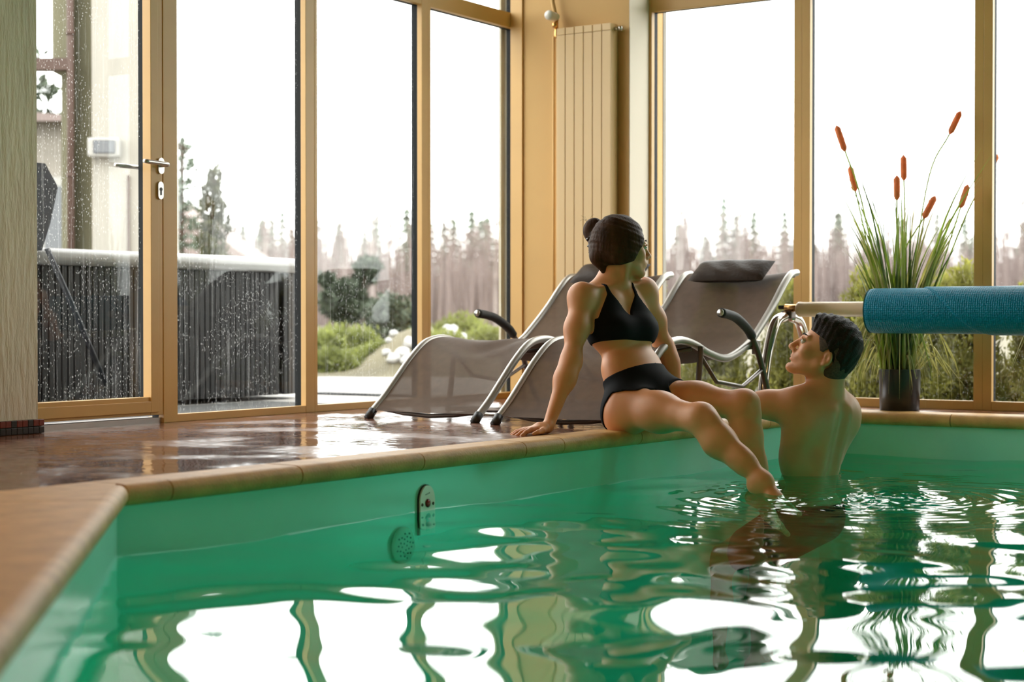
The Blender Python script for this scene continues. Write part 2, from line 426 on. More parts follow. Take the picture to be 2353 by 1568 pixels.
def offset_poly(poly, ds):
    n = len(poly); out = []
    for i in range(n):
        a, b, c = poly[i-1], poly[i], poly[(i+1) % n]
        d1 = (b-a)/np.linalg.norm(b-a); d2 = (c-b)/np.linalg.norm(c-b)
        n1 = np.array([d1[1], -d1[0]]); n2 = np.array([d2[1], -d2[0]])
        A = np.array([n1, n2]); r = np.array([n1 @ b + ds[i-1], n2 @ b + ds[i]])
        out.append(np.linalg.solve(A, r))
    return out
# edge i runs from POOL[i] to POOL[i+1]
HOLE = offset_poly(POOL, [0.128, 0.89, 0.15, 0.15, 0.15, 0.15])
WALLP = offset_poly(POOL, [0.03] * 6)

def plane_with_hole(name, outer, hole, z, m):
    bm = bmesh.new(); es = []
    for loop in (outer, hole):
        vs_ = [bm.verts.new((p[0], p[1], z)) for p in loop]
        for i in range(len(vs_)): es.append(bm.edges.new((vs_[i], vs_[(i+1) % len(vs_)])))
    bmesh.ops.triangle_fill(bm, use_beauty=True, use_dissolve=False, edges=es, normal=(0, 0, 1))
    bmesh.ops.recalc_face_normals(bm, faces=bm.faces)
    for f in bm.faces:
        if f.normal.z < 0: f.normal_flip()
    me = bpy.data.meshes.new(name); bm.to_mesh(me); bm.free(); me.materials.append(m)
    return link(name, me, room=True)

X1, Y1, ZC = 11.0, -11.0, 3.1
tag(plane_with_hole('floor', [(-0.02, Y1), (X1, Y1), (X1, 0.04), (-0.02, 0.04)], HOLE, 0.0, M['mosaic']), 'wet brown mosaic pool deck', kind='structure')
mb = MB(); n = len(WALLP)
for i in range(n):
    a, b = WALLP[i], WALLP[(i+1) % n]
    mb.add([(a[0], a[1], -0.02), (b[0], b[1], -0.02), (b[0], b[1], DEPTH_Z), (a[0], a[1], DEPTH_Z)], [(0, 3, 2, 1)])
tag(mb.build('wall_pool', M['liner'], room=True), 'turquoise pool side wall', kind='structure')
mb = MB(); mb.add([(p[0], p[1], DEPTH_Z) for p in WALLP], [tuple(range(n))])
tag(mb.build('floor_pool', M['liner'], room=True), 'turquoise pool floor', kind='structure')
tag(MB().box(-0.3, X1 + .2, Y1 - .2, 0.3, ZC, ZC + 0.2).build('ceiling', M['ceiling'], room=True), 'cream ceiling', kind='structure')
tag(MB().box(-0.3, X1 + .2, Y1 - .2, Y1, 0, ZC).build('wall_back', M['hall'], room=True), 'cream back wall', kind='structure')
tag(MB().box(X1, X1 + .2, Y1, 0.3, 0, ZC).build('wall_far_right', M['hall'], room=True), 'cream side wall', kind='structure')
tag(MB().box(-0.3, 0.065, Y1, -3.475, 0, ZC).build('wall_left', M['plaster'], room=True), 'grey green combed plaster pillar wall', kind='structure')
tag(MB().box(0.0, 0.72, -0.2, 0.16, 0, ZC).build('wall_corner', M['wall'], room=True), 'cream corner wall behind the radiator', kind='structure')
tag(MB().box(-0.105, -0.0915, -0.165, 0.3, -0.1, ZC).box(-0.0915, -0.001, -0.129, 0.3, -0.1, ZC).build('wall_outer_left', M['ext_plaster'], room=True), 'rough plaster corner pier outside', kind='structure')
tag(MB().box(0.1, 0.7215, 0.165, 0.20, -0.1, ZC).build('wall_outer_right', M['pale_plaster'], room=True), 'pale plaster pier outside', kind='structure')
tag(MB().box(-0.12, 0.0, -3.475, 0.0, 2.95, ZC).build('trim_lintel_left', M['frame'], room=True), kind='structure')
tag(MB().box(0.72, 3.392, 0.0, 0.12, 2.95, ZC).build('trim_lintel_right', M['frame'], room=True), kind='structure')

tag(MB().box(0.7205, 0.7255, -0.1995, -0.001, 0, ZC).build('trim_daylit_reveal', M['reveal'], room=True), 'window reveal with daylight put into its pale colour', kind='structure')  # thin added sheet holding the daylit tone of the corner wall

# mosaic baseboard on the plaster pillar, tile by tile
bb = room_empty('baseboard_left', 0.065, -3.475, 0); tag(bb, 'red and black mosaic tile baseboard', kind='structure')
MB().box(0, 0.006, -7.0, 0.012, 0.0, 0.053).build('grout_bed', M['grout'], bb)
tl = {}
for r in range(2):
    for k in range(40):
        key = 'red_tile' if (r == 1 and k % 3 != 2) else 'dark_tile'
        if key not in tl: tl[key] = MB().box(0.0, 0.011, -0.0118, 0.0118, 0.0, 0.0235, 0.0015).mesh('tile', M[key])
        link('tile', tl[key], bb, loc=(0.002, -0.012 - 0.0255 * k + 0.02, 0.002 + 0.0265 * r))

# ------------------------------------------------------------------ glazing
def wall_box(mb, side, s0, s1, d0, d1, z0, z1, bev=0.0):
    """s runs along the wall, d is depth: 0 at the inner face, negative towards outdoors"""
    if side == 'L': mb.box(d0, d1, s0, s1, z0, z1, bev)
    else: mb.box(s0, s1, -d1, -d0, z0, z1, bev)

def window(name, side, s0, s1, z0, z1, wl, wr, wb, wt, label, wet=False):
    root = room_empty(name); tag(root, label, kind='structure')
    mb = MB()
    wall_box(mb, side, s0, s0+wl, -0.03, 0, z0, z1, 0.002); wall_box(mb, side, s1-wr, s1, -0.03, 0, z0, z1, 0.002)
    wall_box(mb, side, s0+wl, s1-wr, -0.03, -0.001, z0, z0+wb, 0.002); wall_box(mb, side, s0+wl, s1-wr, -0.03, -0.001, z1-wt, z1, 0.002)
    wall_box(mb, side, s0, s1, -0.09, -0.066, z0, z0+wb*0.7); wall_box(mb, side, s0, s1, -0.09, -0.066, z1-wt*0.7, z1)
    mb.build('frame', M['frame'], root)
    mb = MB(); e = 0.0015
    wall_box(mb, side, s0, s0+wl-e, -0.066, -0.03, z0, z1); wall_box(mb, side, s1-wr+e, s1, -0.066, -0.03, z0, z1)
    wall_box(mb, side, s0+wl, s1-wr, -0.066, -0.03, z0, z0+wb-e); wall_box(mb, side, s0+wl, s1-wr, -0.066, -0.03, z1-wt+e, z1)
    mb.build('gasket', M['gasket'], root)
    mb = MB(); wall_box(mb, side, s0+wl-0.004, s1-wr+0.004, -0.054, -0.050, z0+wb-0.004, z1-wt+0.004)
    mb.build('pane', M['glass_wet'] if wet else M['glass'], root)
    return root

window('window_1', 'L', -2.767, -1.820, 0, 2.06, .079, .061, .032, .08, 'tall glass panel beside the door with tan frame, hot tub behind it', True)
window('window_2', 'L', -1.820, -0.950, 0, 2.06, .020, .052, .032, .08, 'tall tan framed glass panel with green shrubs behind it', True)
window('window_3', 'L', -0.950, -0.130, 0, 2.06, .022, .02, .032, .08, 'narrow tan framed glass panel next to the corner')
window('window_4', 'L', -2.767, -1.820, 2.06, 2.95, .079, .061, .0, .05, 'upper light above the tub panel')
window('window_5', 'L', -1.820, -0.950, 2.06, 2.95, .020, .052, .0, .05, 'upper light above the shrub panel')
window('window_6', 'L', -0.950, -0.130, 2.06, 2.95, .022, .02, .0, .05, 'upper light next to the corner')
window('window_7', 'L', -3.475, -2.767, 2.06, 2.95, .04, .03, .0, .05, 'upper light above the door')
tag(MB().box(0.001, 0.075, -0.212, -0.2, 0, ZC, .002).build('trim_1', M['frame'], room=True), 'tan corner cover strip between glass and wall', kind='structure')
edges = [0.72, 1.583, 2.487, 3.392]
wl_desc = ['tall glass panel behind the brown lounger by the radiator wall', 'tall glass panel behind the cattail plant', 'glass panel at the right end of the photo']
k = 8
for i in range(len(edges)-1):
    a, b = edges[i], edges[i+1]
    window('window_%d' % k, 'R', a, b, 0, 2.12, .022 if i == 0 else .042, .043, .042, .10, wl_desc[i] if i < 3 else 'tall tan framed glass panel further along the right wall'); k += 1
    window('window_%d' % k, 'R', a, b, 2.12, 2.95, .022 if i == 0 else .042, .043, .0, .05, 'upper light above a right wall panel'); k += 1
tag(MB().box(3.392, X1, 0.0, 0.2, 0, ZC).build('wall_right', M['hall'], room=True), kind='structure')
tag(MB().box(0.72, X1, 0.09, 0.3, -0.05, 0.025, .004).build('trim_sill_right', M['paving'], room=True), 'pale outer sill', kind='structure')

# door
door = room_empty('door_1', 0, 0, 0); tag(door, 'tan framed glass door with steel lever handle', kind='structure')
s0, s1, z0, z1 = -3.475, -2.772, 0.034, 2.05
mb = MB()
mb.box(-0.04, 0, s0, s0+.03, z0, z1, .002); mb.box(-0.04, 0, -2.842, s1, z0, z1, .002)
mb.box(-0.04, -.001, s0+.03, -2.842, z0, .108, .002); mb.box(-0.04, -.001, s0+.03, -2.842, z1-.08, z1, .002)
mb.build('leaf_frame', M['frame'], door)
mb = MB()
mb.box(-0.003, 0.006, -2.842, -2.8, z0+.012, z1, .002); mb.box(-0.003, 0.006, s0, -2.842, z0+.012, .09, .002)
mb.build('leaf_cover', M['frame'], door)
mb = MB(); e = .0015
mb.box(-.066, -.04, s0, s0+.03-e, z0, z1); mb.box(-.066, -.04, -2.842+e, s1, z0, z1)
mb.box(-.066, -.04, s0, s1, z0, .108-e); mb.box(-.066, -.04, s0, s1, z1-.08+e, z1)
mb.build('gasket', M['gasket'], door)
MB().box(-.058, -.054, s0+.026, -2.838, .104, z1-.076).build('pane', M['glass_wet'], door)
MB().box(-.1, -.012, s0, s1, 0.0, .022).build('threshold', M['steel'], door)
mb = MB(); mb.tube([(-.03, -2.79, 1.048), (.052, -2.79, 1.048)], .009, 12)
mb.tube(spline([(.046, -2.79, 1.048), (.054, -2.80, 1.049), (.055, -2.83, 1.05), (.055, -2.925, 1.052)], 5), [.009]*15+[.0085], 12)
h = mb.build('lever_handle', M['steel'], door, True)
def stadium(cy_, cz, w, hh, x0, x1, n=12):
    pts = []
    for k_ in range(n+1): a = math.pi*k_/n; pts.append((cy_+w*math.cos(a), cz+hh+w*math.sin(a)))
    for k_ in range(n+1): a = math.pi+math.pi*k_/n; pts.append((cy_+w*math.cos(a), cz-hh+w*math.sin(a)))
    m_ = len(pts)
    return [(x0, p[0], p[1]) for p in pts]+[(x1, p[0], p[1]) for p in pts], [tuple(range(m_))[::-1], tuple(range(m_, 2*m_))]+[(i, (i+1) % m_, m_+(i+1) % m_, m_+i) for i in range(m_)]
mb = MB(); mb.add(*stadium(-2.79, 1.045, .016, .017, .0, .014)); mb.build('handle_rose', M['steel'], door)
mb = MB(); mb.add(*stadium(-2.793, .945, .015, .021, .0, .014)); lk = mb.build('lock_plate', M['steel'], door)
mb = MB(); mb.lathe([(.0075, .0), (.0075, .0155)], 14, (0, -2.793, .95), 'x'); mb.box(0, .0155, -2.7965, -2.7895, .926, .95); mb.build('keyhole', M['dark'], lk)
mb = MB(); mb.tube([(-.06, -2.79, 1.045), (-.115, -2.79, 1.045)], .009, 10); mb.tube([(-.112, -2.79, 1.045), (-.115, -2.92, 1.045)], .009, 10)
mb.build('outer_handle', M['steel'], door, True)

# ------------------------------------------------------------------ coping stones
def clip(poly, nrm, c):
    out = []
    for i in range(len(poly)):
        a, b = poly[i-1], poly[i]; da, db = nrm @ a - c, nrm @ b - c
        if da * db < 0: out.append(a + (b-a) * da/(da-db))
        if db >= 0: out.append(b)
    return out

def coping_run(name, i, width, joints, label, clips=()):
    a, b = POOL[i], POOL[(i+1) % 6]; L_ = np.linalg.norm(b-a); d = (b-a)/L_; nn = np.array([d[1], -d[0]])
    root = room_empty(name); tag(root, label, kind='structure')
    prof = [(.034, 0), (.022, -.0012), (.012, -.0055), (.004, -.013), (.0, -.024), (.0005, -.036), (.005, -.047), (.013, -.054), (.024, -.058), (.034, -.058)]
    js = list(joints)
    bed = MB()
    for t0, t1 in zip(js[:-1], js[1:]):
        g = .0022
        mb = MB(); q0, q1 = a + d*(t0+g), a + d*(t1-g)
        dz = RNG.uniform(.0004, .0018)
        vs_ = []
        for q in (q0, q1):
            for o, z in prof: p = q + nn*o; vs_.append((p[0], p[1], z + dz))
        m_ = len(prof); fs = [(k_, k_+1, m_+k_+1, m_+k_) for k_ in range(m_-1)] + [tuple(range(m_))[::-1], tuple(range(m_, 2*m_))]
        mb.add(vs_, fs)
        qb = q0 - d*.8 if (t0 == js[0] and clips) else q0
        poly = [qb + nn*.034, q1 + nn*.034, q1 + nn*width, qb + nn*width]
        for cn, cc in clips: poly = clip(poly, cn, cc)
        if len(poly) >= 3:
            c0 = sum(poly)/len(poly); ar = sum(poly[k_-1][0]*poly[k_][1]-poly[k_][0]*poly[k_-1][1] for k_ in range(len(poly)))
            if ar < 0: poly = poly[::-1]
            mb.prism(poly, -.058+dz, dz)
        o = mb.build('coping_stone', M['coping'], root, True)
        try: o.data.set_sharp_from_angle(angle=0.9)
        except Exception: pass
    q0, q1 = a + d*js[0], a + d*js[-1]
    poly = [q0 + nn*.032, q1 + nn*.032, q1 + nn*(width-.004), q0 + nn*(width-.004)]
    for cn, cc in clips: poly = clip(poly, cn, cc)
    bed.prism(poly if sum(poly[k_-1][0]*poly[k_][1]-poly[k_][0]*poly[k_-1][1] for k_ in range(len(poly))) > 0 else poly[::-1], -.05, -.006)
    bed.build('joint_mortar', M['grout'], root)
    return root
LAB = float(np.linalg.norm(POOL[1]-POOL[0]))
jy = [LAB - v for v in (4.22, 3.68, 3.14, 2.58, 2.04, 1.80, 1.23, .66, .155)]
coping_run('trim_2', 0, .14, [-.03] + jy + [LAB], 'rounded sand coloured coping stones along the deck side of the pool')
dAB = (POOL[1]-POOL[0])/LAB; nAB = np.array([dAB[1], -dAB[0]])
coping_run('trim_3', 1, .9, [0, .36, .89, 1.53, 2.1, 2.7, 3.4, 4.2], 'blurred sand coloured coping stones in the left foreground',
           clips=[(-nAB, -(nAB @ POOL[0] + .14)), (dAB, dAB @ POOL[1])])
coping_run('trim_4', 5, .16, [.3+.62*k_ for k_ in range(12)] + [7.65], 'sand coloured coping stones below the cattail plant')
coping_run('trim_5', 2, .16, [0, .6, 1.2, 1.8, 2.4, 3.0, 3.611], 'coping stones beside the camera')

# ------------------------------------------------------------------ water
def water():
    h = 0.0145
    xs = np.arange(1.5, 9.8, h); ys = np.arange(-8.0, -0.25, h)
    Xg, Yg = np.meshgrid(xs, ys, indexing='ij')
    Z = np.zeros_like(Xg)
    r = np.random.default_rng(5)
    ku = np.array([NX*0+0.0, 1.0])
    for k_ in range(34):
        lam = 0.20 * (1.14 ** (k_ % 17)) * r.uniform(.9, 1.1)
        th = r.uniform(0, 2*np.pi); ph = r.uniform(0, 2*np.pi)
        amp = 0.00125 * lam * r.uniform(.6, 1.2)
        kx, ky = 2*np.pi/lam*np.cos(th), 2*np.pi/lam*np.sin(th)
        Z += amp * np.sin(kx*Xg + ky*Yg + ph + .8*np.sin(.9*ky*Xg*.3 - .7*kx*Yg*.3 + ph))
    def ring(wx, wy, amp, lam, dec):
        q = np.array([wx-CX, wy-CY]); cx_, cy_ = q @ [NX, NY], q @ [UX, UY]
        R_ = np.hypot(Xg-cx_, Yg-cy_)
        return amp*np.sin(2*np.pi*R_/lam)*np.exp(-R_/dec)*np.minimum(R_/.05, 1)
    Z += ring(.97, 5.80, .0045, .085, .20) + ring(1.20, 5.66, .0035, .068, .26) + ring(1.36, 5.80, .0030, .060, .28) + ring(1.05, 5.60, .0020, .052, .22) + ring(.98, 6.32, .0014, .06, .2) + ring(1.18, 6.62, .0015, .10, .3)
    Z += WATER_Z
    W = offset_poly(POOL, [.0295]*6)
    inside = np.ones_like(Xg, bool)
    for i in range(6):
        a, b = W[i], W[(i+1) % 6]; d = b-a
        inside &= (d[0]*(Yg-a[1]) - d[1]*(Xg-a[0])) > 0
    idx = -np.ones(Xg.shape, int); idx[inside] = np.arange(inside.sum())
    v = np.stack([Xg[inside], Yg[inside], Z[inside]], 1)
    q = np.stack([idx[:-1, :-1], idx[1:, :-1], idx[1:, 1:], idx[:-1, 1:]], -1).reshape(-1, 4)
    q = q[(q >= 0).all(1)]
    me = bpy.data.meshes.new('pool_water'); me.from_pydata(v.tolist(), [], q.tolist())
    me.polygons.foreach_set('use_smooth', [True]*len(me.polygons)); me.materials.append(M['water']); me.update()
    o = link('pool_water', me, room=True)
    tag(o, 'rippled emerald green water filling the indoor pool', 'water', kind='stuff')
water()

# ------------------------------------------------------------------ ceiling lamps of the room, added fill lamps in the pool
def disc_lamp(name, x, y, label):
    r_ = room_empty(name, x, y, ZC); tag(r_, label, 'lamp', 'round ceiling lamps')
    mb = MB(); mb.lathe([(.20, 0), (.20, -.03), (.185, -.045), (.17, -.045)], 28); mb.build('housing', M['white'], r_, True)
    mb = MB(); mb.lathe([(.17, -.046), (.12, -.055), (.0, -.058)], 28); mb.build('diffuser', M['lamp_warm'], r_, True)
M['lamp_warm'] = emit('warm_lamp_diffuser', (1.0, 0.62, 0.28), 42.0 * LAMP_WARM)
for x, y in ((1.2, -6.2), (3.4, -9.2), (6.6, -9.2), (9.5, -4.0)):
    disc_lamp('ceiling_lamp', x, y, 'round warm ceiling lamp above the pool hall')

M['pool_fill_lamp'] = emit('pool_fill_lens', (0.75, 1.0, 0.92), 26.0 * POOL_FILL)  # added lamps, out of view, to brighten the water and pool walls
def pool_fill_lamp(x, y, z, rz, label):
    r_ = empty('pool_fill_lamp', tuple(rw(x, y, z)), ROOM_ROT + rz); tag(r_, label, 'fill lamp', 'added underwater fill lamps')
    mb = MB(); mb.lathe([(.082, .0), (.092, .0), (.092, .008), (.082, .012), (.076, .012), (.076, .0)], 28, ax='x'); mb.build('trim_ring', M['chrome'], r_, True)
    mb = MB(); mb.lathe([(.076, .004), (.05, .010), (.0, .013)], 24, ax='x'); mb.build('lens', M['pool_fill_lamp'], r_, True)
for x, y, z, a in ((4.3, -.40, -.62, -math.pi/2), (6.2, -.40, -.62, -math.pi/2), (8.2, -.40, -.62, -math.pi/2), (9.63, -2.2, -.62, math.pi), (9.63, -4.6, -.62, math.pi)):
    pool_fill_lamp(x, y, z, a, 'added underwater fill lamp, out of view on a far pool wall')

# ------------------------------------------------------------------ radiator
rad = room_empty('radiator', .332, -.28, 0); tag(rad, 'tall cream panel radiator with white thermostat on the corner wall', 'radiator')
pw = .328/6
pm = MB().box(.0018, pw-.0018, 0, .018, .14, 1.895, .0025).mesh('panel', M['radiator'])
pt = MB().box(.0018, pw-.0018, .0, .07, 1.8965, 1.932, .0025).mesh('panel_cap', M['radiator'])
for k in range(6):
    link('panel', pm, rad, loc=(k*pw, 0, 0)); link('panel_cap', pt, rad, loc=(k*pw, 0, 0))
mb = MB(); mb.box(.002, .326, .02, .068, .16, 1.90); mb.build('core', M['radiator'], rad)
MB().box(.316, .327, .017, .069, .14, 1.896, .002).build('side_panel', M['radiator'], rad)
mb = MB(); mb.tube([(-.045, .035, 2.6), (-.045, .035, 2.08), (-.035, .035, 2.04), (-.02, .035, 1.98)], .011, 10); mb.build('supply_pipe', M['wall'], rad, True)
mb = MB(); mb.tube([(-.022, .035, 1.99), (-.022, .035, 1.90), (.0, .035, 1.885)], .011, 10); mb.lathe([(0, -.017), (.012, -.012), (.016, 0), (.012, .012), (0, .017)], 14, (-.022, .02, 1.955)); mb.build('valve', M['brass'], rad, True)
mb = MB(); mb.lathe([(.012, .05), (.02, .045), (.022, .03), (.018, .02), (.02, .012), (.024, .0), (.025, -.03), (.021, -.04), (.0, -.042)], 18, (-.024, -.005, 2.0), 'y')
th = mb.build('thermostat_head', M['white'], rad, True)
mb = MB(); mb.tube([(-.04, .04, .1), (-.04, .04, 1.9)], .008, 8); mb.build('return_pipe', M['wall'], rad, True)
mb = MB(); mb.tube([(.325, .04, 1.905), (.352, .04, 1.905)], .010, 10); mb.lathe([(.013, .0), (.013, .02), (.0, .022)], 12, (.350, .04, 1.905), 'x'); mb.build('bleed_valve', M['chrome'], rad, True)
for z in (.35, 1.7): MB().box(.1, .23, .07, .08, z, z+.04).build('wall_bracket', M['radiator'], rad)

# ------------------------------------------------------------------ loungers
def sling_mat():
    m = M['sling']; nt = m.node_tree; b = nt.nodes['Principled BSDF']; out = nt.nodes['Material Output']
    tr = nt.nodes.new('ShaderNodeBsdfTransparent'); tr.inputs['Color'].default_value = (.8, .78, .75, 1)
    mx = nt.nodes.new('ShaderNodeMixShader'); mx.inputs[0].default_value = .06
    nt.links.new(b.outputs[0], mx.inputs[1]); nt.links.new(tr.outputs[0], mx.inputs[2]); nt.links.new(mx.outputs[0], out.inputs['Surface'])
sling_mat()
W_ = .55
PROF = [(0, .018), (.09, .082), (.18, .158), (.29, .25), (.40, .318), (.52, .337), (.65, .318), (.77, .282), (.92, .256), (1.03, .27), (1.17, .318), (1.26, .37), (1.41, .476), (1.53, .575), (1.61, .628), (1.68, .640)]
def lounger(loc, label):
    root = empty('sun_lounger', loc, ROOM_ROT); tag(root, label, 'lounger', 'sling loungers by the pool')
    path = spline([(t, z, 0) for t, z in PROF], 6)
    for a, nm in ((0.0, 'side_rail'), (W_, 'side_rail')):
        mb = MB(); mb.tube([(a, p[0], p[1]) for p in path], .0165, 12); mb.build(nm, M['rail'], root, True)
        mb = MB(); p0 = path[0]; mb.tube([(a, p0[0]-.012, .001), (a, p0[0]+.02, .034)], .0195, 12); mb.build('rubber_foot', M['dark'], root, True)
    # sling
    na = 18; mb = MB(); vs_ = []
    tt = np.linspace(.012, 1.665, 110); pt_ = np.array([[p[0], p[1]] for p in path]); zz = np.interp(tt, pt_[:, 0], pt_[:, 1])
    for t, z in zip(tt, zz):
        for k_ in range(na+1):
            u = k_/na; c = 4*u*(1-u)
            sag = .020*c*(1 if t > .12 else t/.12)
            dip = .018*c*math.exp(-((t-.93)/.25)**2)
            wr = 0
            if .2 < t < .75:
                env = math.sin(math.pi*(t-.2)/.55)**2
                wr = env*(.010*math.sin(26*t + 2.8*u)*c + .006*math.sin(46*t - 5*(u-.5)**2*6 + 1.0)*c)
            wr += .004*c*math.sin(30*t+1.3)*math.exp(-((t-1.28)/.1)**2)
            vs_.append((.006 + (W_-.012)*u, t + .004*math.sin(9*u+t), z + .008 - sag - dip + wr))
    fs = [(i*(na+1)+k_, i*(na+1)+k_+1, (i+1)*(na+1)+k_+1, (i+1)*(na+1)+k_) for i in range(len(tt)-1) for k_ in range(na)]
    mb.add(vs_, fs); mb.build('sling', M['sling'], root, True)
    # cross bars
    for t, z in ((.05, .045), (.62, .30), (1.20, .30), (1.655, .625)):
        mb = MB(); mb.tube([(0, t, z), (W_*.25, t, z-.02), (W_*.5, t, z-.028), (W_*.75, t, z-.02), (W_, t, z)], .010, 8); mb.build('cross_bar', M['bronze'], root, True)
    # legs and arm rests
    for a, sg in ((-.026, -1), (W_+.026, 1)):
        arm = spline([(a, 1.375, .004), (a, 1.31, .10), (a, 1.235, .235), (a, 1.175, .315), (a, 1.11, .375), (a, 1.0, .425), (a, .92, .442), (a, .845, .45)], 6)
        mb = MB(); mb.tube(arm, .0135, 12); ar = mb.build('armrest_leg', M['bronze'], root, True)
        g = [p for p in arm if p[1] < 1.15]
        mb = MB(); mb.tube(g, .0205, 12); mb.build('foam_grip', M['foam'], ar, True)
        mb = MB(); e_ = np.array(arm[-1]); mb.tube([e_, e_+np.array([0, -.010, .0012])], .015, 12); mb.build('end_cap', M['steel'], ar, True)
        leg = spline([(a, .60, .004), (a, .625, .10), (a, .645, .22), (a, .66, .31)], 5)
        mb = MB(); mb.tube(leg, .0125, 10); mb.build('front_leg', M['bronze'], root, True)
        mb = MB(); mb.tube([(a, .655, .27), (a, .80, .16), (a, 1.05, .13), (a, 1.25, .2)], .009, 8); mb.build('brace', M['bronze'], root, True)
        mb = MB(); mb.box(min(a, a-sg*.03), max(a, a-sg*.03), 1.205, 1.235, .268, .33, .003); mb.build('bracket', M['steel'], root)
    for t in (.60, 1.372):
        mb = MB(); mb.tube([(-.026, t, .016), (W_+.026, t, .016)], .0125, 10); mb.build('floor_bar', M['bronze'], root, True)
    return root

def pillow(parent_loc, label):
    root = empty('head_pillow', parent_loc, ROOM_ROT)
    # cushion lying on the head end of the sling, built along the local slope
    bm = bmesh.new(); bmesh.ops.create_grid(bm, x_segments=22, y_segments=14, size=.5)
    me = bpy.data.meshes.new('cushion'); bm.to_mesh(me); bm.free()
    co = [v.co.copy() for v in me.vertices]; vs_ = []; n0 = len(co)
    a0 = math.radians(38); ca, sa = math.cos(a0), math.sin(a0)
    w, l, th = .385, .185, .034
    for sgn in (1, -1):
        for c in co:
            u, v = c.x*2, c.y*2
            puff = max(0, (1-abs(u)**5))*max(0, 1-abs(v)**3.2)
            h_ = sgn*th*puff**.6 + .003*math.sin(9*u+4*v)*puff
            lx, ly = c.x*w, c.y*l
            vs_.append((.275+lx, 1.555 + ly*ca - h_*sa, .648 + ly*sa*.8 + h_*ca))
    fs = [tuple(p.vertices) for p in me.polygons]
    mb = MB(); mb.add(vs_, fs + [tuple(i+n0 for i in f[::-1]) for f in fs])
    o = mb.build('head_pillow', M['cushion'], None, True, loc=parent_loc, rz=ROOM_ROT)
    bpy.data.objects.remove(root)
    return tag(o, label, 'pillow', 'head pillows on the loungers')
FL1 = (-.605, 7.118, 0); FL2 = (-.063, 6.68, 0)
lounger(FL1, 'brown sling lounger standing nearest the glass door, foot end to the pool')
lounger(FL2, 'brown sling lounger right behind the seated woman')
pillow(FL1, 'dark pillow on the lounger nearest the door, half hidden by her shoulder')
pillow(FL2, 'dark brown pillow on the lounger in front of the right window')

# ------------------------------------------------------------------ pool cover roller
def cover_mat():
    m = M['cover']; nt = m.node_tree; b = nt.nodes['Principled BSDF']
    tc = nt.nodes.new('ShaderNodeTexCoord'); vo = nt.nodes.new('ShaderNodeTexVoronoi'); vo.inputs['Scale'].default_value = 105; vo.inputs['Randomness'].default_value = .25
    nt.links.new(tc.outputs['UV'], vo.inputs['Vector'])
    bp = nt.nodes.new('ShaderNodeBump'); bp.inputs['Strength'].default_value = .9; bp.inputs['Distance'].default_value = .005; bp.invert = True
    nt.links.new(vo.outputs['Distance'], bp.inputs['Height']); nt.links.new(bp.outputs[0], b.inputs['Normal'])
cover_mat()
rol = room_empty('pool_cover_roller', 1.70, -.45, 0); tag(rol, 'blue bubble pool cover rolled on a white tube with steel stand', 'cover roller')
AZ = .468
mb = MB(); mb.tube([(-.033, 0, AZ+.01), (.005, 0, AZ+.01)], .0105, 6); mb.build('shaft_end', M['dark'], rol)
mb = MB(); mb.tube([(.0, 0, AZ+.008), (.10, 0, AZ+.004)], .0175, 14); mb.build('shaft', M['brass'], rol, True)
mb = MB(); mb.lathe([(.0, .062), (.030, .062), (.035, .068), (.036, .075), (.0345, .09), (.0345, 4.1), (.0, 4.1)], 24, (0, 0, AZ), 'x'); mb.build('tube', M['tube_white'], rol, True)
def roll_part(name, r0, xe, x1, jitter):
    nx, na = 90, 64; vs_ = []; uv = []
    for j in range(na+1):
        ang = math.pi/2 - 2*math.pi*j/na          # from the top over the front (towards the pool)
        x0 = xe(j/na)
        for i in range(nx+1):
            x = x0 + (x1-x0)*(i/nx)**1.3
            r = r0 + jitter*math.sin(7*x+3*ang)*.4 + jitter*math.sin(ang*2+.6)
            if i == 0: r -= .012
            elif i == 1: r -= .003
            vs_.append((x, -r*math.cos(ang)*1.0, AZ-.008 + r*math.sin(ang))); uv.append((x*1.0, j/na*2*math.pi*r0))
    fs = [(j*(nx+1)+i, j*(nx+1)+i+1, (j+1)*(nx+1)+i+1, (j+1)*(nx+1)+i) for j in range(na) for i in range(nx)]
    mb = MB(); mb.add(vs_, fs); o = mb.build(name, M['cover'], rol, True)
    ul = o.data.uv_layers.new(name='UVMap')
    for lp in o.data.loops: ul.data[lp.index].uv = uv[lp.vertex_index]
    return o
roll_part('rolled_cover', .1025, lambda s: .417, 3.6, .0015)
roll_part('outer_wrap', .1085, lambda s: .66 + .62*s, 3.58, .0012)
mb = MB(); mb.lathe([(.036, .42), (.1, .4195)], 40, (0, 0, AZ-.008), 'x'); mb.build('roll_end', M['cover'], rol, True)
for xo in (.012, 4.05):
    mb = MB(); mb.tube(spline([(xo, -.275, .012), (xo, -.262, .13), (xo, -.215, .28), (xo, -.135, .405), (xo, -.03, .437)], 6), .024, 14); mb.build('stand_leg', M['chrome'], rol, True)
    mb = MB(); mb.tube(spline([(xo, .275, .012), (xo, .262, .13), (xo, .215, .28), (xo, .135, .405), (xo, .03, .437)], 6), .024, 14); mb.build('stand_leg', M['chrome'], rol, True)
    mb = MB(); mb.box(xo-.022, xo+.03, -.03, .03, .425, .462, .006); mb.build('bearing', M['bronze'], rol)
    for yo in (-.275, .275):
        mb = MB(); mb.lathe([(.04, 0), (.04, .01), (.028, .016), (.0, .016)], 18, (xo, yo, 0)); mb.build('stand_foot', M['dark'], rol, True)

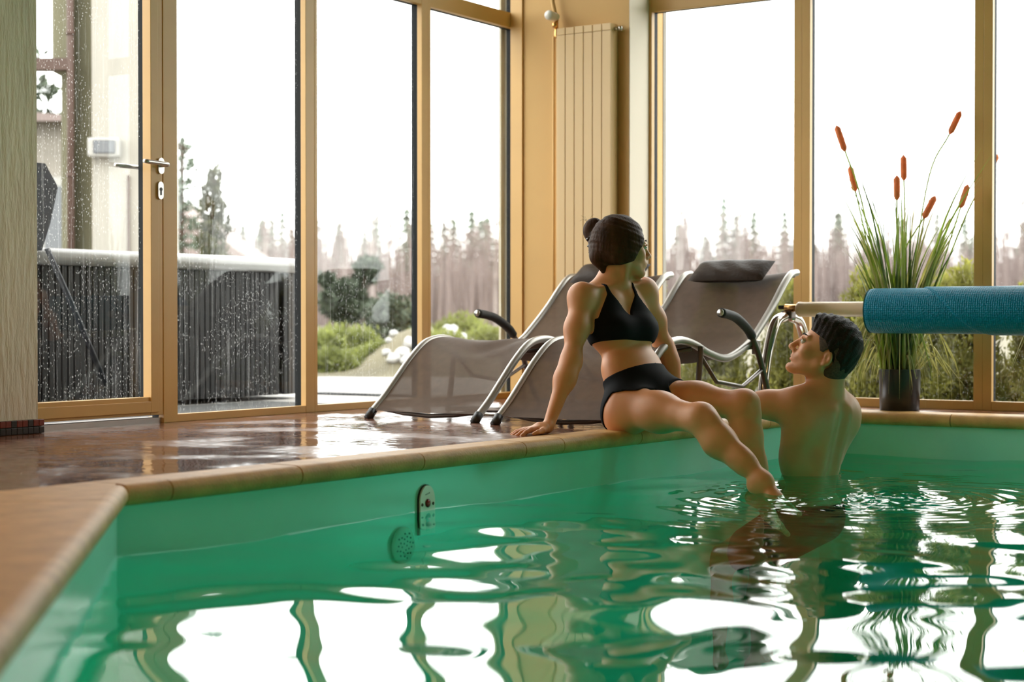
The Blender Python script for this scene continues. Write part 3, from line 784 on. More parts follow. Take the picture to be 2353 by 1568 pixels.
# ------------------------------------------------------------------ pool wall fittings
fit = room_empty('air_button', 1.7665, -3.38, 0)
tag(fit, 'steel wall plate with red button at the waterline', 'pool button')
mb = MB()
def plate(w, ztop, zbot, x0, x1, n=20):
    pts = [(w*math.cos(math.pi*k_/n), ztop - w*1.0 + w*1.25*math.sin(math.pi*k_/n)) for k_ in range(n+1)] + [(-w, zbot), (w, zbot)]
    m_ = len(pts)
    return [(x0, p[0], p[1]) for p in pts]+[(x1, p[0], p[1]) for p in pts], [tuple(range(m_))[::-1], tuple(range(m_, 2*m_))]+[(i, (i+1) % m_, m_+(i+1) % m_, m_+i) for i in range(m_)]
mb.add(*plate(.041, -.114, -.262, 0, .016)); mb.build('gasket', M['dark'], fit)
mb = MB(); mb.add(*plate(.039, -.116, -.262, .016, .021)); mb.build('face_plate', M['plate'], fit)
mb = MB(); mb.lathe([(.0125, .0), (.0125, .0205), (.014, .0225), (.0, .0235)], 20, (0, 0, -.163), 'x')
mb.build('button_rim', M['dark'], fit, True)
mb = MB(); mb.lathe([(.011, .0), (.011, .023), (.008, .026), (.0, .026)], 20, (0, 0, -.163), 'x'); mb.build('red_button', M['red'], fit, True)
for yo in (-.029, .029):
    mb = MB(); mb.lathe([(.0055, .0), (.0055, .022), (.003, .0235), (.0, .0235)], 12, (0, yo, -.166), 'x'); mb.build('screw', M['grout'], fit, True)
MB().box(.015, .0215, -.011, .011, -.25, -.203, .002).build('slot', M['liner'], fit)
for k in range(5):
    MB().box(.02, .0213, -.012+.005*k, -.0095+.005*k, -.137+.001*k, -.133+.0012*k).build('engraved_mark', M['grout'], fit)

grl = room_empty('inlet_grille', 1.7785, -3.50, -.285); tag(grl, 'round perforated inlet grille just below the water beside the button plate', 'pool inlet')
mb = MB(); mb.lathe([(.058, 0), (.058, .004), (.05, .010), (.0, .012)], 30, ax='x'); mb.build('cover_disc', M['white'], grl, True)
mb = MB()
for k in range(26):
    rr, aa = .043*math.sqrt((k+.5)/26), k*2.4
    mb.lathe([(.003, .0), (.003, .0128)], 8, (0, rr*math.cos(aa), rr*math.sin(aa)), 'x')
mb.build('holes', M['dark'], grl)

# ------------------------------------------------------------------ cattail plant
def blade(mb, pts, w, nrm=None):
    pts = [np.array(p, float) for p in pts]; n_ = len(pts); L_ = []
    ang = RNG.uniform(0, math.pi); sd = np.array([math.cos(ang), math.sin(ang)*.6, 0.0])
    vs_ = []
    for i, p in enumerate(pts):
        t = i/(n_-1); ww = w*(1.0 if t < .35 else max(.04, 1-(t-.35)/.65))
        tg = pts[min(i+1, n_-1)]-pts[max(i-1, 0)]; tg /= np.linalg.norm(tg)+1e-9
        s_ = sd - tg*(sd @ tg); s_ /= np.linalg.norm(s_)+1e-9; up = np.cross(tg, s_)
        vs_ += [p - s_*ww, p + up*ww*.3, p + s_*ww, p - up*ww*.06]
    fs = []
    for i in range(n_-1):
        b = i*4
        for k_ in range(4): fs.append((b+k_, b+(k_+1) % 4, b+4+(k_+1) % 4, b+4+k_))
    mb.add(vs_, fs)

PX = np.array([2.168, -.215])
pw0 = rw(PX[0], PX[1], 0)
plant = empty('cattail_plant', tuple(pw0)); tag(plant, 'artificial cattail plant with orange heads in a black pot by the window', 'potted plant')
mb = MB(); mb.lathe([(.0, 0), (.086, 0), (.09, .004), (.0955, .19), (.0955, .192), (.088, .192), (.086, .17), (.0, .168)], 36); mb.build('pot', M['pot'], plant, True)
mb = MB(); mb.lathe([(.0, .178), (.086, .175)], 24); mb.build('soil', M['soil'], plant)
def loc_of(px, py, dy=0.0):
    return P(px, py, pw0[1]+dy) - pw0
CAT = [((1942, 348), (1922, 289), (2055, 860)), ((1966, 440), (1953, 382), (2058, 860)), ((2077, 415), (2076, 357), (2072, 860)), ((2061, 460), (2061, 404), (2066, 860)),
       ((2122, 502), (2149, 451), (2078, 860)), ((2182, 308), (2207, 256), (2082, 860)), ((2207, 478), (2224, 425), (2085, 860)), ((2264, 410), (2292, 355), (2088, 860))]
for i, (b0, t0, r0) in enumerate(CAT):
    dy = [-.05, .03, .06, -.08, -.1, .04, -.04, .05][i]
    base = loc_of(*r0); base[1] *= .3; pb, pt2 = loc_of(*b0, dy), loc_of(*t0, dy)
    d = (pt2-pb)/np.linalg.norm(pt2-pb); mid = base*.5 + (pb - d*.35)*.5
    path = spline([base, mid, pb - d*.22, pb], 6)
    mb = MB(); mb.tube(path, [.0035]*len(path), 6); st = mb.build('stem', M['leaf'], plant, True)
    Lh = np.linalg.norm(pt2-pb); rr = .0145
    prof = [pb, pb+d*.006, pb+d*.016, pb+d*Lh*.5, pt2-d*.014, pt2-d*.005, pt2]
    mb = MB(); mb.tube(prof, [.004, .009, rr, rr*1.05, rr, .008, .003], 12); mb.build('cattail_head', M['cattail'], st, True)
    mb = MB(); mb.tube([pt2, pt2+d*.03], [.002, .001], 5); mb.build('tip', M['leaf_dark'], st)
# upright blades in three sheaves like the photo
for i in range(132):
    sh = i % 3
    fan = [(-1.0, .30), (.05, .34), (1.0, .30)][sh]
    r0 = RNG.uniform(0, .07); a0 = RNG.uniform(0, 6.28)
    b0 = np.array([r0*math.cos(a0)*.8 + fan[0]*.025, r0*math.sin(a0), .165])
    H_ = RNG.uniform(.55, 1.05) if i % 4 else RNG.uniform(.4, .7)
    lean = [-RNG.uniform(.19, .33), RNG.uniform(-.11, .13), RNG.uniform(.23, .37)][sh]*H_
    if i % 11 == 0: lean = RNG.uniform(-.55, .55)*H_
    ly = RNG.uniform(-.16, .08)*H_
    p1 = b0 + np.array([lean*.18, ly*.2, H_*.35]); p2 = b0 + np.array([lean*.52, ly*.55, H_*.70]); p3 = b0 + np.array([lean*1.05, ly, H_])
    mb = MB(); blade(mb, spline([b0, p1, p2, p3], 4), RNG.uniform(.0045, .0105)); mb.build('leaf_blade', RNG.choice([M['leaf'], M['leaf'], M['leaf_dark'], M['leaf_pale']]), plant, True)
for i in range(64):      # drooping blades
    a0 = RNG.uniform(0, 6.28); rad_ = RNG.uniform(.12, .30); top = RNG.uniform(.24, .46)
    dx, dy = math.cos(a0), math.sin(a0)*.6
    if dy*rad_ > .15: dy = -dy
    end_z = RNG.uniform(.01, .2)
    mb = MB(); blade(mb, spline([(dx*.05, dy*.05, .17), (dx*.09, dy*.07, top*.75), (dx*rad_*.6, dy*rad_*.6, top), (dx*rad_*.95, dy*rad_*.9, top*.6), (dx*rad_*1.05, dy*rad_, end_z)], 4), RNG.uniform(.0032, .0068))
    mb.build('drooping_leaf', RNG.choice([M['leaf_pale'], M['leaf_pale'], M['leaf']]), plant, True)
p2 = plant.copy(); col.objects.link(p2); p2.location = tuple(rw(2.95, -.20, 0)); p2.rotation_euler = (0, 0, .35)
for ch in list(plant.children):
    if not ch.name.startswith('stem'): copy_tree(ch, p2)
p2['label'] = 'second cattail plant cut off by the right edge, only leaf tips showing'
plant['group'] = 'cattail plants by the window'; p2['group'] = 'cattail plants by the window'

# ------------------------------------------------------------------ garden and surroundings
GZ = -0.08
mb = MB(); mb.add([(-260, -60, GZ-.02), (-.1, -60, GZ-.02), (-.1, 260, GZ-.02), (-260, 260, GZ-.02)], [(0, 1, 2, 3)])
mb.add([(-.1, .1, GZ-.02), (260, .1, GZ-.02), (260, 260, GZ-.02), (-.1, 260, GZ-.02)], [(0, 1, 2, 3)])
tag(mb.build('ground', M['grass'], room=True), 'brown winter garden ground', kind='structure')
tag(MB().box(-6.5, -.09, -5.0, 3.4, GZ-.1, GZ+.03).build('paving', M['paving'], room=True), 'pale terrace paving outside the glass', kind='structure')
tag(MB().box(.7, 9.0, .3, 1.5, GZ-.1, GZ+.03).build('paving', M['paving'], room=True), 'pale paving strip below the hedge', kind='structure')
tag(MB().box(-1.5, -.12, -2.9, -.5, GZ+.03, GZ+.036).build('gravel_mat', M['gravel'], room=True), 'dark gravel strip in front of the hot tub', 'gravel', kind='stuff')
gr = room_empty('drain_grate', -1.0, .45, GZ+.03); tag(gr, 'long dark drain grate in the pale terrace paving', 'drain')
MB().box(-.9, .9, -.06, .06, 0, .006).build('channel', M['dark'], gr)
sm = MB().box(-.006, .006, -.06, .06, .004, .012).mesh('bar', M['grate'])
for k in range(60): link('bar', sm, gr, loc=(-.885+.03*k, 0, 0))

# hot tub
tub = room_empty('hot_tub', -1.6, .06, GZ+.03); tag(tub, 'white rimmed hot tub with dark vertical slat sides on the terrace', 'hot tub')
def rrect(x0, x1, y0, y1, r, n=7):
    pts = []
    for cx_, cy_, a0 in ((x1-r, y1-r, 0), (x0+r, y1-r, 90), (x0+r, y0+r, 180), (x1-r, y0+r, 270)):
        for k_ in range(n+1):
            a = math.radians(a0+90*k_/n); pts.append(np.array([cx_+r*math.cos(a), cy_+r*math.sin(a)]))
    return pts
zt = .78 - (GZ+.03)
mb = MB(); mb.prism(rrect(-2.06, -.03, -2.27, -.03, .24), .03, zt-.08); mb.build('body', M['dark'], tub)
rim = []
for off, z in ((.0, zt-.085), (.03, zt-.08), (.045, zt-.06), (.045, zt-.03), (.03, zt-.008), (.0, zt), (-.09, zt-.004), (-.12, zt-.03), (-.13, zt-.3)):
    rim.append([(p[0], p[1], z) for p in rrect(-2.09-off, .0+off, -2.3-off, .0+off, .25+max(off, -.2))])
nr = len(rim[0]); fs = []
for i in range(len(rim)-1):
    for k in range(nr): fs.append((i*nr+k, i*nr+(k+1) % nr, (i+1)*nr+(k+1) % nr, (i+1)*nr+k))
mb = MB(); mb.add([p for r in rim for p in r], fs); mb.build('rim', M['tub_white'], tub, True)
MB().box(-1.95, -.14, -2.16, -.14, zt-.16, zt-.15).build('water_surface', M['liner'], tub)
path = rrect(-2.06, -.012, -2.27, -.012, .24, 12); path = path + [path[0]]
acc = [0]
for a, b in zip(path[:-1], path[1:]): acc.append(acc[-1]+float(np.linalg.norm(b-a)))
acc = np.array(acc); pp = np.array(path)
slm = MB().box(-.0165, .0165, -.006, .012, .03, zt-.086, .003).mesh('slat', M['tub_dark'])
tot = acc[-1]; sp = .041
for k in range(int(tot/sp)):
    s = k*sp; x = np.interp(s, acc, pp[:, 0]); y = np.interp(s, acc, pp[:, 1])
    if x < -1.2 and y > -1.2 and y < -.3: continue
    if y < -2.0 and x < -.4: continue
    if x < -1.9: continue
    s2 = s+.004; dx, dy = np.interp(s2, acc, pp[:, 0])-x, np.interp(s2, acc, pp[:, 1])-y
    link('slat', slm, tub, loc=(x, y, 0), rz=math.atan2(dy, dx)+math.pi)

cov = room_empty('folded_spa_cover', -1.52, -2.05, 0); tag(cov, 'folded navy vinyl cover standing at the left end of the hot tub', 'tub cover')
pol = [(-.42, 1.19), (-.012, 1.19), (.068, 1.08), (.02, .9), (-.035, .76), (-.42, .76)]
mb = MB(); nq = len(pol)
mb.add([(-.22, p[0], p[1]) for p in pol]+[(0, p[0], p[1]) for p in pol], [tuple(range(nq))[::-1], tuple(range(nq, 2*nq))]+[(i, (i+1) % nq, nq+(i+1) % nq, nq+i) for i in range(nq)])
mb.build('cover_panel', M['umbrella'], cov)
mb = MB(); mb.tube([(.03, -.03, .77), (.03, .16, .44), (.03, .345, .10)], .014, 10); mb.build('lifter_arm', M['umbrella'], cov, True)

# annex of the house
ann = empty('annex_wall', (-3.2, 13, GZ)); tag(ann, 'pale and olive plaster house wing with brown downpipe behind the hot tub', 'building')
def abox(x0, x1, y0, y1, z0, z1): return MB().box(x0+3.2, x1+3.2, y0-13, y1-13, z0-GZ, z1-GZ)
abox(-3.26, -2.66, 13, 13.35, GZ, 4.2).build('pale_wall', M['pale_plaster'], ann)
abox(-3.44, -3.26, 13.25, 13.5, GZ, 4.2).build('olive_recess', M['olive_plaster'], ann)
abox(-3.60, -3.44, 13.12, 13.5, 2.36, 4.2).build('upper_wall', M['olive_plaster'], ann)
abox(-3.53, -3.44, 13.12, 13.5, GZ, 2.36).build('post', M['olive_plaster'], ann)
mb = MB(); mb.tube([(-.215, -.04, 0), (-.215, -.04, 4.2)], .028, 12); mb.build('downpipe', M['brown_wood'], ann, True)
for z in (.6, 1.6, 2.7): mb = MB(); mb.tube([(-.215, -.04, z), (-.215, -.04, z+.03)], .034, 12); mb.build('pipe_clamp', M['brown_wood'], ann, True)
mb = MB(); mb.box(-.52, -.23, -.06, .06, 2.43, 2.52); mb.build('eaves_beam', M['brown_wood'], ann)
mb = MB(); mb.tube([(.225, -.02, 0), (.225, -.02, 1.62)], .010, 8); mb.build('conduit', M['brown_wood'], ann, True)
fl = empty('flood_lamp', (-3.15, 12.93, 1.75)); tag(fl, 'small white flood lamp on the pale annex wall seen through the door', 'lamp')
MB().box(-.125, .125, -.03, .05, -.075, .075, .02).build('lamp_body', M['lamp_white'], fl)
MB().box(-.075, .095, -.036, -.028, -.05, .05, .01).build('lamp_glass', M['lamp_grey'], fl)
MB().box(-.02, .02, .05, .07, -.05, .05).build('mount', M['lamp_white'], fl)

# far houses
def house(loc, w, d, h, rise, label):
    r_ = empty('distant_house', loc); tag(r_, label, 'house')
    MB().box(-w/2, w/2, 0, d, 0, h).build('wall', M['far_wall'], r_)
    mb = MB(); o = .3
    mb.add([(-w/2-o, -o, h-.1), (w/2+o, -o, h-.1), (0, -o, h+rise), (-w/2-o, d+o, h-.1), (w/2+o, d+o, h-.1), (0, d+o, h+rise)], [(0, 1, 2), (3, 5, 4), (0, 2, 5, 3), (1, 4, 5, 2)])
    mb.build('roof', M['twig'], r_)
    for x in (-w*.25, w*.2):
        wn = MB().box(x-.4, x+.4, -.03, .02, h*.35, h*.75).build('window', M['lamp_white'], r_); MB().box(x-.33, x+.33, -.05, -.02, h*.39, h*.71).build('pane', M['lamp_grey'], r_)
house((-5.9, 21, GZ), 1.9, 3, 3.05, .01, 'pale blurred outbuilding beyond the door glass')
house((-11.2, 52, GZ), 6.4, 6, 2.2, 2.3, 'pale gabled house far behind the hot tub')

# foliage
def leafcloud(name, blobs, n, size, m, up=.0, rng=NPR, shell=.55, stretch=1.0):
    vols = np.array([b[1][0]*b[1][1]*b[1][2] for b in blobs])**(2/3); pr = vols/vols.sum()
    which = rng.choice(len(blobs), n, p=pr)
    c = np.array([b[0] for b in blobs])[which]; r = np.array([b[1] for b in blobs])[which]
    d = rng.normal(size=(n, 3)); d /= np.linalg.norm(d, axis=1)[:, None]
    rad_ = shell + (1.06-shell)*rng.random(n)**.6
    lump = 1 + .13*np.sin(d[:, 0]*7+which)*np.sin(d[:, 2]*6+which*2) + .1*np.sin(d[:, 1]*9+which*1.3)
    p = c + d*r*(rad_*lump)[:, None]
    a = rng.normal(size=(n, 3)); a[:, 2] += up*2; a += d*.8; a /= np.linalg.norm(a, axis=1)[:, None]
    b = np.cross(a, rng.normal(size=(n, 3))); b /= np.linalg.norm(b, axis=1)[:, None]
    s = size*rng.uniform(.6, 1.3, n)[:, None]
    v = np.stack([p - a*s*stretch, p + b*s*.42, p + a*s*stretch, p - b*s*.42], 1).reshape(-1, 3)
    me = bpy.data.meshes.new(name); me.from_pydata(v.tolist(), [], np.arange(4*n).reshape(n, 4).tolist()); me.materials.append(m); me.update(); return me

def tuft(name, loc, blobs, n, size, m, label, cat, group, up=.3, trunk=None, stretch=1.0):
    r_ = empty(name, loc); tag(r_, label, cat, group)
    link('foliage', leafcloud('foliage', blobs, n, size, m, up, stretch=stretch), r_)
    if trunk:
        mb = MB()
        for pth, rr in trunk: mb.tube(spline(pth, 3), rr, 6)
        mb.build('trunk', M['bark'], r_, True)
    return r_

def gp(px, py, Y):  # ground point below a photo point
    p = P(px, py, Y); return p
def mound(px, py, rx, rz, Y, m, label, cat='shrub', group=None, n=1500, size=.035, name='juniper_shrub', up=.4, stretch=1.3):
    p = P(px, py, Y); sx = rx/FPX*Y; sz = rz/FPX*Y; loc = (p[0], p[1], GZ)
    cz = p[2]-GZ
    blobs = [((0, 0, cz), (sx, sx*.8, sz)), ((sx*.45, -.05, cz-sz*.2), (sx*.6, sx*.6, sz*.8)), ((-sx*.5, .05, cz-sz*.15), (sx*.55, sx*.6, sz*.8)), ((0, 0, cz*.45), (sx*.85, sx*.7, max(cz*.5, .05)))]
    return tuft(name, loc, blobs, n, size, m, label, cat, group, up, [([(0, 0, 0), (.02, 0, cz*.5), (0, 0, cz)], .02)], stretch)
mound(785, 795, 95, 48, 15.5, M['juniper'], 'wide yellow green juniper mound behind the second glass panel', n=2600)
mound(885, 822, 75, 40, 14.6, M['juniper'], 'low green juniper in front of the dark round bush', n=1800)
mound(770, 835, 60, 34, 14.2, M['juniper'], 'small low juniper at the foot of the wide mound', n=1200)
mound(955, 800, 46, 40, 15.0, M['juniper'], 'juniper half hidden by the tan mullion', n=1200)
mound(1030, 800, 60, 36, 14.5, M['juniper'], 'flat juniper in front of the corner pier juniper', n=1300)
mound(1062, 762, 62, 40, 17, M['juniper'], 'yellow green juniper left of the corner pier', n=1600)
mound(1125, 785, 60, 34, 15.8, M['juniper'], 'juniper partly hidden by the corner pier outside', n=1400)
mound(898, 722, 58, 48, 17.2, M['pine'], 'dark round evergreen bush behind the second glass panel', 'bush', n=2400, name='round_bush', stretch=1.0)
# cloud pine
p0 = P(800, 745, 18); pads = [((800, 668), 40, 26), ((845, 612), 30, 24), ((765, 690), 36, 30), ((752, 645), 22, 18), ((822, 706), 44, 22), ((790, 725), 40, 20), ((835, 640), 28, 16)]
bl = []
for (px, py), rx, rz in pads:
    q = P(px, py, 18); bl.append(((q[0]-p0[0], RNG.uniform(-.1, .1), q[2]-GZ), (rx/FPX*18, rx/FPX*16, rz/FPX*18)))
tuft('cloud_pine', (p0[0], p0[1], GZ), bl, 3000, .032, M['pine'], 'small pine with cloud shaped pads behind the second glass panel', 'tree', None, .5,
     [([(0, 0, 0), (-.05, 0, .35), (.03, 0, .6), tuple(bl[0][0])], .025), ([(.03, 0, .6), tuple(bl[4][0]), tuple(bl[1][0])], .016), ([(-.05, 0, .4), tuple(bl[2][0]), tuple(bl[3][0])], .014)], 1.6)
# column conifer
cb = P(490, 560, 16); hc = 2.0
blc = [((RNG.uniform(-.03, .03), 0, .15+k*.155), (.15-(k > 9)*.045-(k > 10)*.03+RNG.uniform(-.02, .02), .14, .13)) for k in range(12)]
tuft('column_conifer', (cb[0], cb[1], GZ), blc, 3200, .03, M['conifer'], 'slim columnar conifer rising behind the hot tub', 'tree', None, .9, [([(0, 0, 0), (0, 0, 1), (0, 0, 1.9)], .02)], 1.4)
bl2 = [((RNG.uniform(-.25, .25)*(1-k/9), 0, .8+k*.3), (.55*(1-k/9)+.1, .5, .12)) for k in range(9)]
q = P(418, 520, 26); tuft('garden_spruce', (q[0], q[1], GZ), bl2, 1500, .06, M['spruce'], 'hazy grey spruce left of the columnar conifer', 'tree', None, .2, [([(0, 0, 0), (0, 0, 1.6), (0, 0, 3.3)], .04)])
q = P(62, 120, 24); bl3 = [((.2+.25*k, 0, 4.3-.5*k), (.5, .4, .2)) for k in range(4)] + [((.3, 0, 2.2), (.5, .4, .25))]
tuft('pine_bough', (q[0]-.5, q[1], GZ), bl3, 900, .09, M['pine'], 'pine tree whose boughs reach in at the top left of the door glass', 'tree', None, .2, [([(0, 0, 0), (0, 0, 2.5), (.1, 0, 5)], .06)])

# white stones
def bank_z(X, Y):
    u, v = min(1, max(0, (X+3.2)/5.0)), min(1, max(0, (Y-13.2)/5.0))
    return (GZ + .13*math.sin(math.pi*min(1, v*1.25))*math.sin(math.pi*u)**.7 + .03*math.sin(9*u+7*v)
            + (.30*math.exp(-((X+.90)/.34)**2-((Y-14.6)/.8)**2) + .22*math.exp(-((X+.52)/.4)**2-((Y-15.8)/.6)**2))*math.sin(math.pi*u)**.5*min(1, v*6))
for i, (px, py, rpx, Y) in enumerate(((905, 768, 9, 14.5), (893, 782, 7, 14.4), (946, 795, 16, 13.8), (925, 820, 15, 13.8), (905, 835, 14, 13.5), (938, 838, 16, 13.6), (888, 812, 9, 13.9), (1012, 762, 14, 15.5), (1035, 770, 16, 15.5), (1060, 778, 12, 15.2), (838, 892, 7, 12.6), (770, 876, 9, 12.8))):
    p = P(px, py, Y)
    for _ in range(30):      # slide along the line of sight until it rests on the bank
        if p[2] > bank_z(p[0], p[1]) + .02: Y += .08; p = P(px, py, Y)
    r_ = rpx/FPX*Y*1.2; mb = MB(); mb.sphere((0, 0, 0), (r_, r_*.9, r_*.8), 10, 7)
    mb.v = [tuple(np.array(v)*(1+.18*math.sin(9*v[0]/r_+i)*math.cos(7*v[2]/r_+2*i))) for v in mb.v]
    o = mb.build('garden_stone', M['stone'], None, True, loc=(p[0], p[1], bank_z(p[0], p[1]) + r_*.45))
    tag(o, 'pale boulder on the rockery among the junipers', 'stone', 'pale rockery boulders')
# rockery bank that carries the stones and shrubs
mb = MB(); bank = []
for i in range(51):
    for j in range(31):
        X, Y = -3.2+5.0*i/50, 13.2+5.0*j/30
        bank.append((X, Y, bank_z(X, Y)))
mb.add(bank, [(i*31+j, (i+1)*31+j, (i+1)*31+j+1, i*31+j+1) for i in range(50) for j in range(30)])
tag(mb.build('rockery_bank', M['grass'], None, True), 'earth bank of the rockery', kind='structure')

# thuja hedge behind the right windows
hm = []
for v_ in range(3):
    bl = []
    for k in range(6):
        t = k/5; bl.append(((NPR.uniform(-.03, .03), NPR.uniform(-.03, .03), .08+.62*t), (.21*(1-t*.62), .2*(1-t*.6), .14)))
    hm.append(leafcloud('thuja_foliage', bl, 6500, .0165, M['thuja'], .9, stretch=1.5, shell=.3))
bk = MB().tube([(0, 0, 0), (0, 0, .6)], [.02, .008], 6).mesh('trunk', M['bark'])
hl = ['tallest thuja of the hedge, left of the right lounger', None]
for k in range(26):
    x = -.95 + .27*k; yy = 2.05 + RNG.uniform(-.1, .1) + (.35 if k % 2 else 0)
    w = rw(x, yy, GZ); sc = RNG.uniform(.86, 1.02)
    if k == 2: sc = 1.07
    r_ = empty('thuja_shrub', tuple(w), RNG.uniform(0, 6)); r_.scale = (sc*1.15, sc*1.15, sc)
    if x > 3.3: pass
    tag(r_, 'green thuja shrub in the clipped hedge outside the right windows', 'shrub', 'thuja hedge outside the right windows')
    link('foliage', hm[k % 3], r_); link('trunk', bk, r_)

# forest
def spruce_mesh(seed):
    r = random.Random(seed); mb = MB(); H_ = 10.0
    mb.tube([(0, 0, 0), (0, 0, H_)], [.13, .02], 5)
    for k in range(15):
        z = 2.0 + k*.53; R_ = (1.5*(1-(z-1.2)/9.2)+.12)
        for j in range(9):
            a = r.uniform(0, 6.28); rr = R_*r.uniform(.65, 1.1); x, y = rr*math.cos(a), rr*math.sin(a); w = .30*rr+.08
            mb.add([(0, 0, z+.25), (x*.7-y/rr*w, y*.7+x/rr*w, z-.15), (x, y, z-.42), (x*.7+y/rr*w, y*.7-x/rr*w, z-.15), (x*.5, y*.5, z-.35)], [(0, 1, 2, 3), (1, 4, 3, 2)])
    return mb.mesh('spruce', M['spruce'])
def birch_mesh(seed):
    r = random.Random(seed); mb = MB(); H_ = 8.6; b0 = r.uniform(-.2, .2)
    tr = [(0, 0, 0), (b0*.5, 0, 3), (b0, 0, 6), (b0*1.2, 0, H_)]
    mb.tube(tr, [.12, .09, .06, .015], 5); mb.mi = 1
    for k in range(52):
        z = r.uniform(2.0, H_-.2); a = r.uniform(0, 6.28); L_ = r.uniform(.6, 1.7)*(1-z/H_*.55); bx = b0*z/H_*1.2
        e_ = (bx+L_*math.cos(a)*.7, L_*math.sin(a)*.7, z+L_*.95)
        mb.tube([(bx, 0, z), ((bx*.6+e_[0]*.4), e_[1]*.4, z+L_*.5), e_], [.03, .022, .008], 3, False)
        for q in range(3):
            t = r.uniform(.4, .95); s_ = np.array([bx, 0, z])*(1-t)+np.array(e_)*t; a2 = a+r.uniform(-1, 1); l2 = r.uniform(.3, .7)
            mb.tube([s_, s_+np.array([math.cos(a2)*l2*.5, math.sin(a2)*l2*.5, l2*.6])], [.018, .008], 3, False)
    return mb.mesh('birch', [M['birch'], M['twig']])
SP = [spruce_mesh(i) for i in range(3)]; BI = [birch_mesh(i+5) for i in range(4)]
fr = random.Random(3)
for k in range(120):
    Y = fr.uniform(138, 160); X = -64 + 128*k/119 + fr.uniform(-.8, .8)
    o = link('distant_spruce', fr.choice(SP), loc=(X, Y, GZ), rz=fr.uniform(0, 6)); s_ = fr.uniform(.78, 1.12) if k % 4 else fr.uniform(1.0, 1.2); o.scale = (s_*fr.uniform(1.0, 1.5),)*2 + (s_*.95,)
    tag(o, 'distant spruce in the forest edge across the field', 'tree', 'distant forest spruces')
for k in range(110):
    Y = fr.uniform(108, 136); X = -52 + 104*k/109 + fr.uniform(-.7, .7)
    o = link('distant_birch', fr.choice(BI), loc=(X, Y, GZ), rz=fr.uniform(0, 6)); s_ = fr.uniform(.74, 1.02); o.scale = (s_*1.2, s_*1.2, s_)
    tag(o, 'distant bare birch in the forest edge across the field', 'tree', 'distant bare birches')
N_ = 15000
bx = NPR.uniform(-66, 66, N_); by = NPR.uniform(112, 165, N_); bh = NPR.uniform(3.5, 8.8, N_); bw = NPR.uniform(.05, .13, N_); ln = NPR.normal(0, .35, (N_, 2))
v = np.zeros((N_, 4, 3)); a = NPR.uniform(0, 6.28, N_)
for j in range(3):
    v[:, j, 0] = bx+bw*np.cos(a+2.094*j); v[:, j, 1] = by+bw*np.sin(a+2.094*j); v[:, j, 2] = GZ
v[:, 3, 0] = bx+ln[:, 0]; v[:, 3, 1] = by+ln[:, 1]; v[:, 3, 2] = bh
i4 = np.arange(N_)[:, None]*4; f = np.concatenate([i4+[0, 1, 3], i4+[1, 2, 3], i4+[2, 0, 3]])
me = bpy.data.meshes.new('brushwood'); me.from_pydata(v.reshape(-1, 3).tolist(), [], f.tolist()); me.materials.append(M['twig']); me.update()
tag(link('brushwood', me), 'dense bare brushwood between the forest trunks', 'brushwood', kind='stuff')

# ------------------------------------------------------------------ sculpting by signed distance
class SDF:
    def __init__(s, lo, hi, h):
        s.lo = np.array(lo, float); s.h = h
        s.n = np.ceil((np.array(hi)-s.lo)/h).astype(int)+1
        s.F = np.full(s.n, .09, np.float32)
    def grid(s, lo, hi):
        i0 = np.maximum(0, np.floor((np.array(lo)-s.lo)/s.h).astype(int)); i1 = np.minimum(s.n, np.ceil((np.array(hi)-s.lo)/s.h).astype(int)+1)
        if (i1 <= i0).any(): return None
        sl = tuple(slice(a, b) for a, b in zip(i0, i1))
        ax = [(s.lo[k]+s.h*np.arange(i0[k], i1[k])).astype(np.float32) for k in range(3)]
        return sl, ax[0][:, None, None], ax[1][None, :, None], ax[2][None, None, :]
    def _put(s, g, d, k, op):
        F = s.F[g[0]]
        if op == 'sub':
            h_ = np.maximum(k-np.abs(F+d), 0)/k; s.F[g[0]] = np.maximum(F, -d)+h_*h_*k*.25
        else:
            h_ = np.maximum(k-np.abs(F-d), 0)/k; s.F[g[0]] = np.minimum(F, d)-h_*h_*k*.25
    def cone(s, a, b, ra, rb, k=.02, op='add'):
        a = np.array(a, float); b = np.array(b, float); m = max(ra, rb)+k+.012
        g = s.grid(np.minimum(a, b)-m, np.maximum(a, b)+m)
        if g is None: return s
        s._put(g, cone_d(g[1:], a, b, ra, rb), k, op); return s
    def ell(s, c, r, ax=None, k=.02, op='add'):
        c = np.array(c, float); ax = np.eye(3) if ax is None else np.array(ax, float); m = max(r)+k+.012
        g = s.grid(c-m, c+m)
        if g is None: return s
        s._put(g, ell_d(g[1:], c, r, ax), k, op); return s
    def mesh(s, name, m, F=None):
        return nets(s.F if F is None else F, s.lo, s.h, name, m)
def cone_d(g, a, b, ra, rb):
    X, Y, Z = g; d = b-a; L2 = float(d @ d)+1e-12
    t = np.clip(((X-a[0])*d[0]+(Y-a[1])*d[1]+(Z-a[2])*d[2])/L2, 0, 1)
    return np.sqrt((X-a[0]-t*d[0])**2+(Y-a[1]-t*d[1])**2+(Z-a[2]-t*d[2])**2)-(ra+(rb-ra)*t)
def ell_d(g, c, r, ax):
    X, Y, Z = g[0]-c[0], g[1]-c[1], g[2]-c[2]
    q = [X*ax[i][0]+Y*ax[i][1]+Z*ax[i][2] for i in range(3)]
    k0 = np.sqrt(sum((q[i]/r[i])**2 for i in range(3)))+1e-6; k1 = np.sqrt(sum((q[i]/r[i]**2)**2 for i in range(3)))+1e-6
    return k0*(k0-1)/k1

